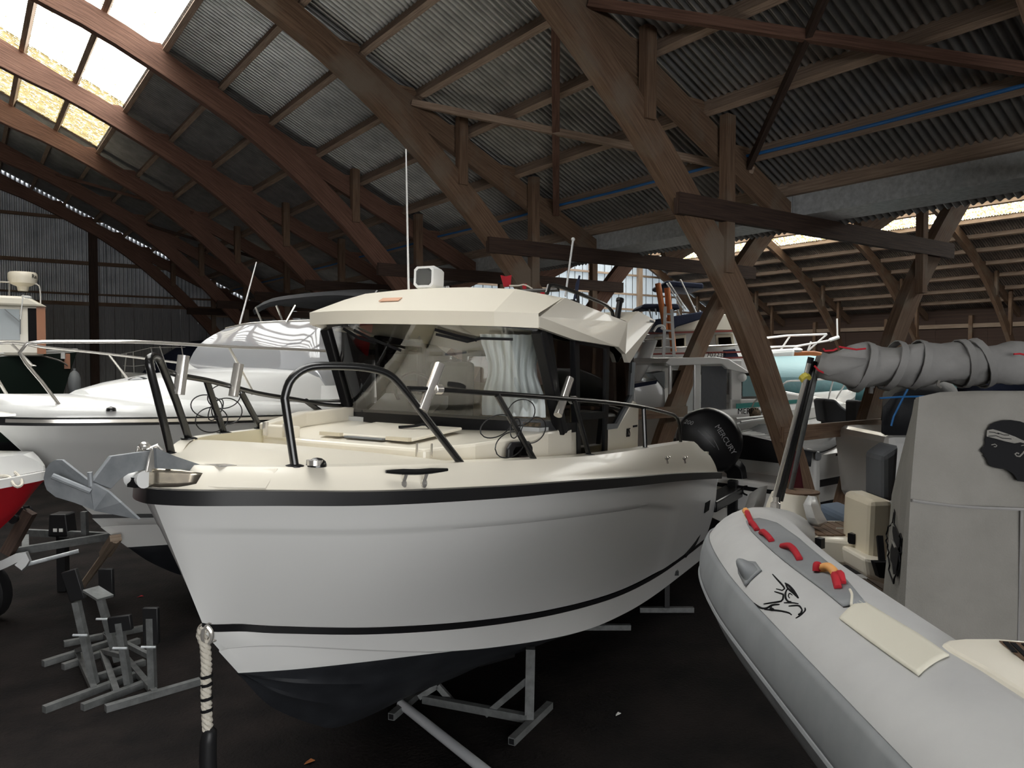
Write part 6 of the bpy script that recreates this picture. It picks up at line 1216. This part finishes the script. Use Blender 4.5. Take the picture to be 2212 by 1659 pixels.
b = MB(); b.prism([at(x, y, 9.2)-TO for x, y in ((1915, 940), (2110, 940), (2090, 1120), (1935, 1120))], FW*1.6); b.build('hull', M['white'], tb, smooth=False, bevel=.1)
o = thing('outboard_motor', 'outboard motor under a dark grey hood, left of the tilted brown leg', 'outboard motor', tuple(at(1815, 915, 13.6)))
def hood(o, px, d, dep, m, nm='hood'):
    b = MB(); b.prism([at(x, y, d)-o.location for x, y in px], FW*dep); return b.build(nm, m, o, bevel=.04)
hood(o, ((1777, 865), (1784, 862), (1806, 863), (1820, 878), (1852, 900), (1852, 912), (1784, 914)), 13.4, .45, M['greycd']); b = MB(); b.box(-.12, .12, -.1, .3, -o.location.z+.5, .02); b.build('leg', M['black'], o, smooth=False)
o = thing('outboard_motor', 'outboard motor under a grey hood, just behind the tilted brown leg', 'outboard motor', tuple(at(1880, 915, 13.0)))
hood(o, ((1850, 866), (1870, 866), (1890, 880), (1925, 895), (1938, 920), (1850, 920)), 12.8, .45, M['greycd']); b = MB(); b.box(-.12, .12, -.1, .3, -o.location.z+.5, .02); b.build('leg', M['black'], o, smooth=False)
# small fishing cabin boat with teal stripe
F7 = Frame(7.75, 17.2, -110)
b7 = thing('cabin_boat', 'white cabin boat with teal stripe and bow rail behind the crossing legs', 'boat', matrix=F7.matrix())
f7 = simple_hull(b7, 5.6, 2.3, 2.05, 1.72, .12, draft=.3, zboot=.7, capz=.10, chine=.45)
A7 = lambda x, y, p=-1.0: F7.on(x, y, p=p)
b = MB(True); q0, q1 = A7(1590, 872), A7(1722, 863); b.prism([q0, q1, (q1[0], q1[1], q1[2]-.09), (q0[0], q0[1], q0[2]-.11)], (0, -.006, 0)); b.build('teal_stripe', M['tealstripe'], b7, smooth=False)
wx0, wx1 = A7(1592, 800)[0], A7(1447, 800)[0]; WX0, WX1 = min(wx0, wx1), max(wx0, wx1)
ztop = A7(1500, 778)[2]
for (x0, x1, y0, y1) in ((1580, 1602, 795, 890), (1500, 1514, 792, 890), (1447, 1452, 795, 890)):
    q0, q1 = A7(x0, y0), A7(x1, y1)
    for p0, p1 in ((-1.0, -.92), (.92, 1.0)): b = MB(True); b.box(min(q0[0], q1[0]), max(q0[0], q1[0]), p0, p1, min(q1[2], q0[2]), ztop); b.build('cabin_post', M['white'], b7, smooth=False, bevel=.02)
q0, q1 = A7(1578, 880), A7(1640, 880); b = MB(True); b.box(min(q0[0], q1[0]), max(q0[0], q1[0]), -1.0, -.94, 1.7, A7(1600, 862)[2]); b.build('cabin_side', M['white'], b7, smooth=False, bevel=.02)
b = MB(True); pr_ = [A7(x, y, -1.08) for x, y in ((1438, 784), (1448, 773), (1545, 771), (1575, 775), (1625, 806), (1612, 806), (1572, 797), (1560, 786), (1450, 790))]; b.prism(pr_, (0, 2.1, 0)); b.build('cabin_roof', M['white'], b7, smooth=False, bevel=.02)
for (x0, x1, y0, y1), m in (((1517, 1570, 791, 892), 'greycd'), ((1484, 1498, 800, 895), 'curtain'), ((1452, 1482, 800, 860), 'tint'), ((1606, 1640, 812, 856), 'tealp')):
    q0, q1 = A7(x0, y0), A7(x1, y1); b = MB(True); b.box(min(q0[0], q1[0]), max(q0[0], q1[0]), -.985, -.965, min(q0[2], q1[2]), max(q0[2], q1[2])); b.build('cabin_window' if m != 'greycd' else 'cabin_door', M[m], b7, smooth=False)
b = MB(True); q0, q1 = A7(1632, 800), A7(1690, 872); b.prism([A7(1628, 806), A7(1648, 806), A7(1694, 868), A7(1680, 872)], (0, 1.9, 0)); b.build('front_screen', M['tint'], b7, smooth=False)
b = MB(True); q = [A7(x, y) for x, y in ((1646, 870), (1700, 845), (1780, 860), (1835, 872), (1760, 895), (1640, 898))]; b.prism(q, (0, 1.7, .0)); b.build('foredeck', M['white'], b7, smooth=False, bevel=.05)
b = MB(True); q = A7(1603, 815); b.ball(q, .10, .07, .09, 10, 7); b.build('cowl_light', M['whitep'], b7)
text('boat_name_mark', 'MERRY FISHE', .16, A7(1636, 888, -1.17), (-1, 0, 0), (0, 0, 1), M['ink'], b7, True, align='CENTER')
b = MB(True)
for d_ in (-1.0, .9): b.tube(smooth_pts([A7(x, y, d_) for x, y in ((1690, 852), (1695, 826), (1740, 822), (1800, 818), (1842, 815))], 20), .018, 7)
b.tube([A7(1842, 815, -1), A7(1842, 815, .9)], .018, 7); b.build('bow_rail', M['whitep'], b7)
for s in (((1788, 868), (1800, 820)), ((1806, 862), (1832, 818)), ((1735, 870), (1745, 822))): b = MB(True); b.tube([A7(*s[0]), A7(*s[1])], .016, 7); b.build('stanchion', M['whitep'], b7)
b = MB(True); b.tube(smooth_pts([A7(x, y) for x, y in ((1612, 912), (1628, 870), (1640, 862), (1690, 858))], 12), .018, 7); b.build('grab_rail', M['steel'], b7)
b = MB(True); p = A7(1628, 893, -1.1); b.ball(p, .16, .10, .12, 12, 8); b.build('brown_bundle', M['mud'], b7)
# grey-white sailing hull with a blue band, left of the ladder
F8 = Frame(4.35, 15.2, -128)
b8 = thing('sailing_boat', 'tall white hull with dark blue band between pilothouse and ladder', 'boat', matrix=F8.matrix())
f8 = F8
b = MB(True); A8 = lambda x, y, d: F8.loc(at(x, y, d))
rows = [[A8(1418, 735, 15), A8(1390, 740, 15.6), A8(1350, 745, 16.6)], [A8(1400, 790, 15.1), A8(1375, 792, 15.6), A8(1340, 795, 16.6)], [A8(1378, 830, 15.3), A8(1360, 832, 15.8), A8(1330, 835, 16.6)]]
b.grid(rows); b.build('bow_flare', M['white'], b8, solid=.05)
b = MB(True); b.prism([A8(x, y, 14.6) for x, y in ((1366, 832), (1425, 818), (1436, 836), (1440, 900), (1366, 902))], tuple(Vector(F8.loc(F8.o+FW*1.5)))); b.build('hull', M['white'], b8, smooth=False, bevel=.05)
b = MB(True); b.prism([A8(x, y, 14.55) for x, y in ((1370, 829), (1420, 821), (1418, 829), (1370, 838))], tuple(Vector(F8.loc(F8.o+FW*.03)))); b.build('blue_band', M['navy'], b8, smooth=False)
b = MB(True); b.prism([A8(x, y, 14.5) for x, y in ((1408, 807), (1436, 802), (1436, 840), (1424, 825))], tuple(Vector(F8.loc(F8.o+FW*.8)))); b.build('dark_bow', M['green'], b8, smooth=False)
b = MB(True); b.prism([A8(x, y, 16.2) for x, y in ((1392, 800), (1404, 783), (1445, 780), (1445, 795))], tuple(Vector(F8.loc(F8.o+FW*1.2)))); b.build('coachroof', M['white'], b8, smooth=False)
b = MB(True); b.tube([A8(1372, 880, 14.3), A8(1366, 820, 14.3), A8(1362, 800, 14.3)], .02, 7); b.build('pulpit_tube', M['whitep'], b8)
b = MB(True); b.box(0, .6, -.2, .2, -F8.o.z, .5); b.build('cradle', M['board'], b8, smooth=False)
# flybridge trawler at the back with navy canvas
tw = thing('trawler_yacht', 'white flybridge trawler with navy canvas and varnished trim at the back', 'boat', tuple(ground(6.2, 23))); WO = tw.location
def tp(name, px, d, dep, m, **k): b = MB(); b.prism([at(x, y, d)-WO for x, y in px], FW*dep); return b.build(name, M[m], tw, smooth=False, **k)
tp('hull', ((1380, 775), (1600, 762), (1720, 752), (1700, 900), (1400, 900)), 22.5, 2.6, 'white', bevel=.1); tp('superstructure', ((1395, 722), (1600, 712), (1620, 768), (1385, 778)), 22.6, 2.2, 'white', bevel=.05)
tp('flybridge', ((1455, 708), (1470, 690), (1530, 676), (1580, 680), (1592, 714), (1455, 716)), 22.4, 2.4, 'cream', bevel=.05); tp('flybridge_front', ((1535, 692), (1548, 680), (1572, 680), (1586, 712), (1530, 712)), 22.2, .2, 'cream')
for px in (((1414, 728), (1432, 726), (1432, 752), (1414, 754)), ((1456, 725), (1482, 722), (1482, 750), (1456, 752)), ((1546, 722), (1584, 720), (1588, 748), (1548, 750))): w_ = tp('window', px, 22.3, .06, 'beige', bevel=.02); b = MB(); b.prism([at(x*.7+.3*sum(q[0] for q in px)/4, y*.6+.4*(sum(q[1] for q in px)/4+5), 22.25)-WO for x, y in px], FW*.04); b.build('blind', M['tint'], w_, smooth=False)
for y0, y1 in ((720, 714), (765, 760), (780, 772)): b = MB(); b.beam(at(1400, y0, 22.2)-WO, at(1610, y1, 22.2)-WO, .04, .05); b.build('red_trim', mat('oxblood_trim', (.22, .04, .03), .5), tw)
tp('navy_canvas', ((1416, 690), (1460, 682), (1520, 672), (1514, 690), (1462, 706), (1450, 718), (1416, 718)), 22.0, 1.6, 'navy', bevel=.04); tp('bimini', ((1434, 612), (1440, 606), (1520, 612), (1520, 624), (1440, 618)), 22.0, 2.0, 'navy', bevel=.04)
tp('bimini', ((1384, 664), (1392, 656), (1466, 656), (1470, 668), (1420, 664), (1390, 668)), 21.5, 1.6, 'navy', bevel=.04); tp('dark_hatch', ((1564, 756), (1588, 754), (1596, 772), (1564, 774)), 22.2, .1, 'navy')
for x0, y0, x1, y1 in ((1440, 612, 1478, 672), (1445, 610, 1482, 668), (1470, 604, 1508, 684), (1400, 660, 1410, 700), (1460, 660, 1472, 690), (1414, 656, 1418, 680)): b = MB(); b.tube([at(x0, y0, 21.9)-WO, at(x1, y1, 22.1)-WO], .022, 6); b.build('canopy_pole', M['whitep'], tw)
for x0, y0, x1, y1 in ((1380, 735, 1450, 731), (1380, 752, 1480, 750), (1480, 750, 1600, 744), (1500, 772, 1520, 730)): b = MB(); b.tube([at(x0, y0, 21.9)-WO, at(x1, y1, 22)-WO], .022, 6); b.build('guard_rail', M['steel'], tw)
text('registration_mark', 'G  702238', .19, tuple(at(1538, 767, 22.15)-WO), RT, UP, M['ink'], tw)
for (x0, y0), (x1, y1), lb in (((1421, 612), (1433, 684), 'orange pole standing left of the aluminium ladder'), ((1441, 622), (1451, 720), 'orange pole standing behind the aluminium ladder')):
    o = MB(); p0, p1 = at(x0, y0, 19.5), at(x1, y1, 19.5); o.tube([p0, p1, p1+(p1-p0)*.4], .075, 10); prop(o.build('pole', M['orangep']), lb, 'pole')
ld = thing('ladder', 'aluminium ladder leaning upright beside the flybridge trawler', 'ladder', tuple(at(1440, 845, 18.5))); LO = ld.location
for (x0, y0), (x1, y1), k in (((1437, 662), (1431, 845), 1), ((1451, 668), (1456, 770), 1), ((1436, 780), (1441, 838), 0)):
    b = MB(); p0, p1 = at(x0, y0, 18.4), at(x1, y1, 18.4); p1 = p0+(p1-p0)*((p0.z-.01)/(p0.z-p1.z)) if k else p1
    b.beam(p0-LO, p1-LO, .07, .05, up=FW); b.build('stile', M['lightgrey'], ld)
for i in range(6): y = 678+i*18; b = MB(); b.tube([at(1436, y, 18.4)-LO, at(1455, y+1, 18.4)-LO], .022, 7); b.build('rung', M['lightgrey'], ld)
b = MB(); b.tube(smooth_pts([at(x, y, 18.2)-LO for x, y in ((1412, 716), (1420, 705), (1432, 704), (1436, 712), (1428, 708))], 14), .03, 7); b.build('fender_line', M['whitep'], ld)
# teal tarpaulin over a long boat
tt = thing('covered_boat', 'long boat under a teal tarpaulin in front of the brown boarded wall', 'boat', tuple(ground(10, 21))); KO = tt.location
top_ = [(1640, 785), (1672, 771), (1750, 769), (1830, 776), (1900, 786), (1940, 798), (2000, 799), (2060, 804), (2120, 803), (2190, 800)]
mid_ = [(1640, 818), (1672, 816), (1750, 816), (1830, 814), (1900, 812), (1940, 808), (2000, 808), (2060, 808), (2120, 806), (2190, 803)]
bot_ = [(x, 900) for x, y in top_]
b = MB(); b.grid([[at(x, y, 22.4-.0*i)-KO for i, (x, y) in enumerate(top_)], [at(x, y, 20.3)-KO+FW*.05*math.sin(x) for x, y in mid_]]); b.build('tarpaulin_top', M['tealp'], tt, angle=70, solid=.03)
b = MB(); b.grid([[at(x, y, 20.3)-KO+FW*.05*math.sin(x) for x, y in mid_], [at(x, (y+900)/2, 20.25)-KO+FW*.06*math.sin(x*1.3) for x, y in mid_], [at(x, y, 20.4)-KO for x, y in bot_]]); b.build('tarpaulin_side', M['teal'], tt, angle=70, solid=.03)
b = MB(); b.prism([at(x, y, 20.7)-KO for x, y in ((1660, 900), (2180, 900), (2150, 975), (1700, 975))], FW*1.8); b.build('hull', M['board'], tt, smooth=False)
vr = thing('varnished_boat', 'boat with varnished bulwark and white guard rails behind the teal tarpaulin', 'boat', tuple(ground(9.5, 26))); VO = vr.location
b = MB(); b.prism([at(x, y, 24.5)-VO for x, y in ((1590, 768), (1660, 760), (1760, 758), (1790, 764), (1780, 776), (1600, 792))], FW*2.2); b.build('bulwark', M['mahog'], vr, smooth=False, bevel=.04)
b = MB(); b.prism([at(x, y, 24.6)-VO for x, y in ((1600, 785), (1780, 776), (1770, 870), (1620, 870))], FW*2.0); b.build('hull', M['white'], vr, smooth=False)
for s in ([(1645, 731), (1700, 725), (1786, 722)], [(1655, 750), (1720, 748), (1790, 736), (1800, 732)]): b = MB(); b.tube([at(x, y, 24.3)-VO for x, y in s], .035, 7); b.build('guard_rail', M['whitep'], vr)
for s in (((1707, 725), (1682, 762)), ((1786, 722), (1745, 758)), ((1752, 738), (1745, 758))): b = MB(); b.tube([at(x, y, 24.3)-VO for x, y in s], .03, 7); b.build('stanchion', M['whitep'], vr)
b = MB(); b.tube([at(1809, 728, 24.3)-VO, at(1808, 688, 24.3)-VO], .025, 6, scale=None); b.tube([at(1792, 735, 24.3)-VO, at(1812, 728, 24.3)-VO], .06, 7); b.build('aerial', M['whitep'], vr)
b = MB(); b.ball(at(1722, 756, 24.2)-VO, .25, .12, .08, 12, 6); b.build('upturned_tender', M['whitep'], vr)
o = thing('rolled_awning', 'rolled beige awning on a short post above the teal tarpaulin', 'awning', tuple(at(2080, 800, 19.5)))
b = MB(); b.tube(smooth_pts([at(x, y, 19.5)-o.location for x, y in ((2078, 790), (2090, 780), (2120, 778), (2150, 780), (2185, 786))], 16), .12, 10, scale=[.5, .8]+[1]*12+[.8, .5]); b.build('rolled_canvas', mat('pale_beige_canvas', (.42, .37, .35), .9, bump=.4, bscale=8), o, angle=70); b = MB(); b.tube([at(2079, 792, 19.5)-o.location, at(2078, 803, 19.5)-o.location], .04, 7); b.build('post', M['rubber'], o)
o = thing('outboard_motor', 'outboard motor under a navy hood above the covered console', 'outboard motor', tuple(at(2150, 860, 8.5)))
hood(o, ((2118, 842), (2130, 826), (2170, 815), (2230, 812), (2260, 830), (2250, 850), (2160, 848), (2128, 858)), 8.4, .5, M['navy']); b = MB(); b.box(-.1, .15, .1, .35, -o.location.z+.6, .05); b.build('leg', M['black'], o, smooth=False)
o = MB(); o.tube(smooth_pts([at(x, y, 8.0) for x, y in ((2082, 855), (2110, 853), (2160, 854), (2190, 855), (2200, 866), (2202, 900))], 18), .022, 8); o.v = [tuple(Vector(q)-TO) for q in o.v]; o.build('guard_rail', M['whitep'], tb)
# red bucket and pegs on the cord over the pilothouse roof
rc = thing('warning_cord', 'cord with red plastic pegs stretched over the pilothouse roof', 'cord', tuple(at(1095, 620, 7.6))); CO2 = rc.location
b = MB(); b.tube(smooth_pts([at(x, y, 7.6)-CO2 for x, y in ((1100, 617), (1120, 617), (1133, 615), (1150, 624), (1160, 635), (1168, 640))], 16), .008, 6); b.build('cord', M['rope'], rc)
b = MB(); b.prism([at(x, y, 7.6)-CO2 for x, y in ((1081, 594), (1092, 597), (1105, 594), (1103, 617), (1088, 619))], FW*.09); b.build('red_bucket', M['redrope'], rc, smooth=False)
for x, y in ((1133, 622), (1172, 636)): b = MB(); p = at(x, y, 7.6)-CO2; b.prism([at(x-5, y-9, 7.6)-CO2, at(x+5, y-9, 7.6)-CO2, at(x+3, y+11, 7.6)-CO2, at(x-3, y+11, 7.6)-CO2], FW*.03); b.build('red_peg', M['redrope'], rc, smooth=False)
o = MB(); p0, p1 = BF.w(*BF.on(1240, 648, p=.2)), BF.w(*BF.on(1252, 596, p=.2)); o.tube([p0, p1], .012, 7); o.prism([at(x, y, (p0-CAM).dot(FW)) for x, y in ((1240, 646), (1247, 644), (1253, 600), (1250, 598), (1244, 612))], FW*.05); prop(o.build('flag', M['navy'], smooth=False), 'furled navy flag on a staff at the pilothouse roof', 'flag')
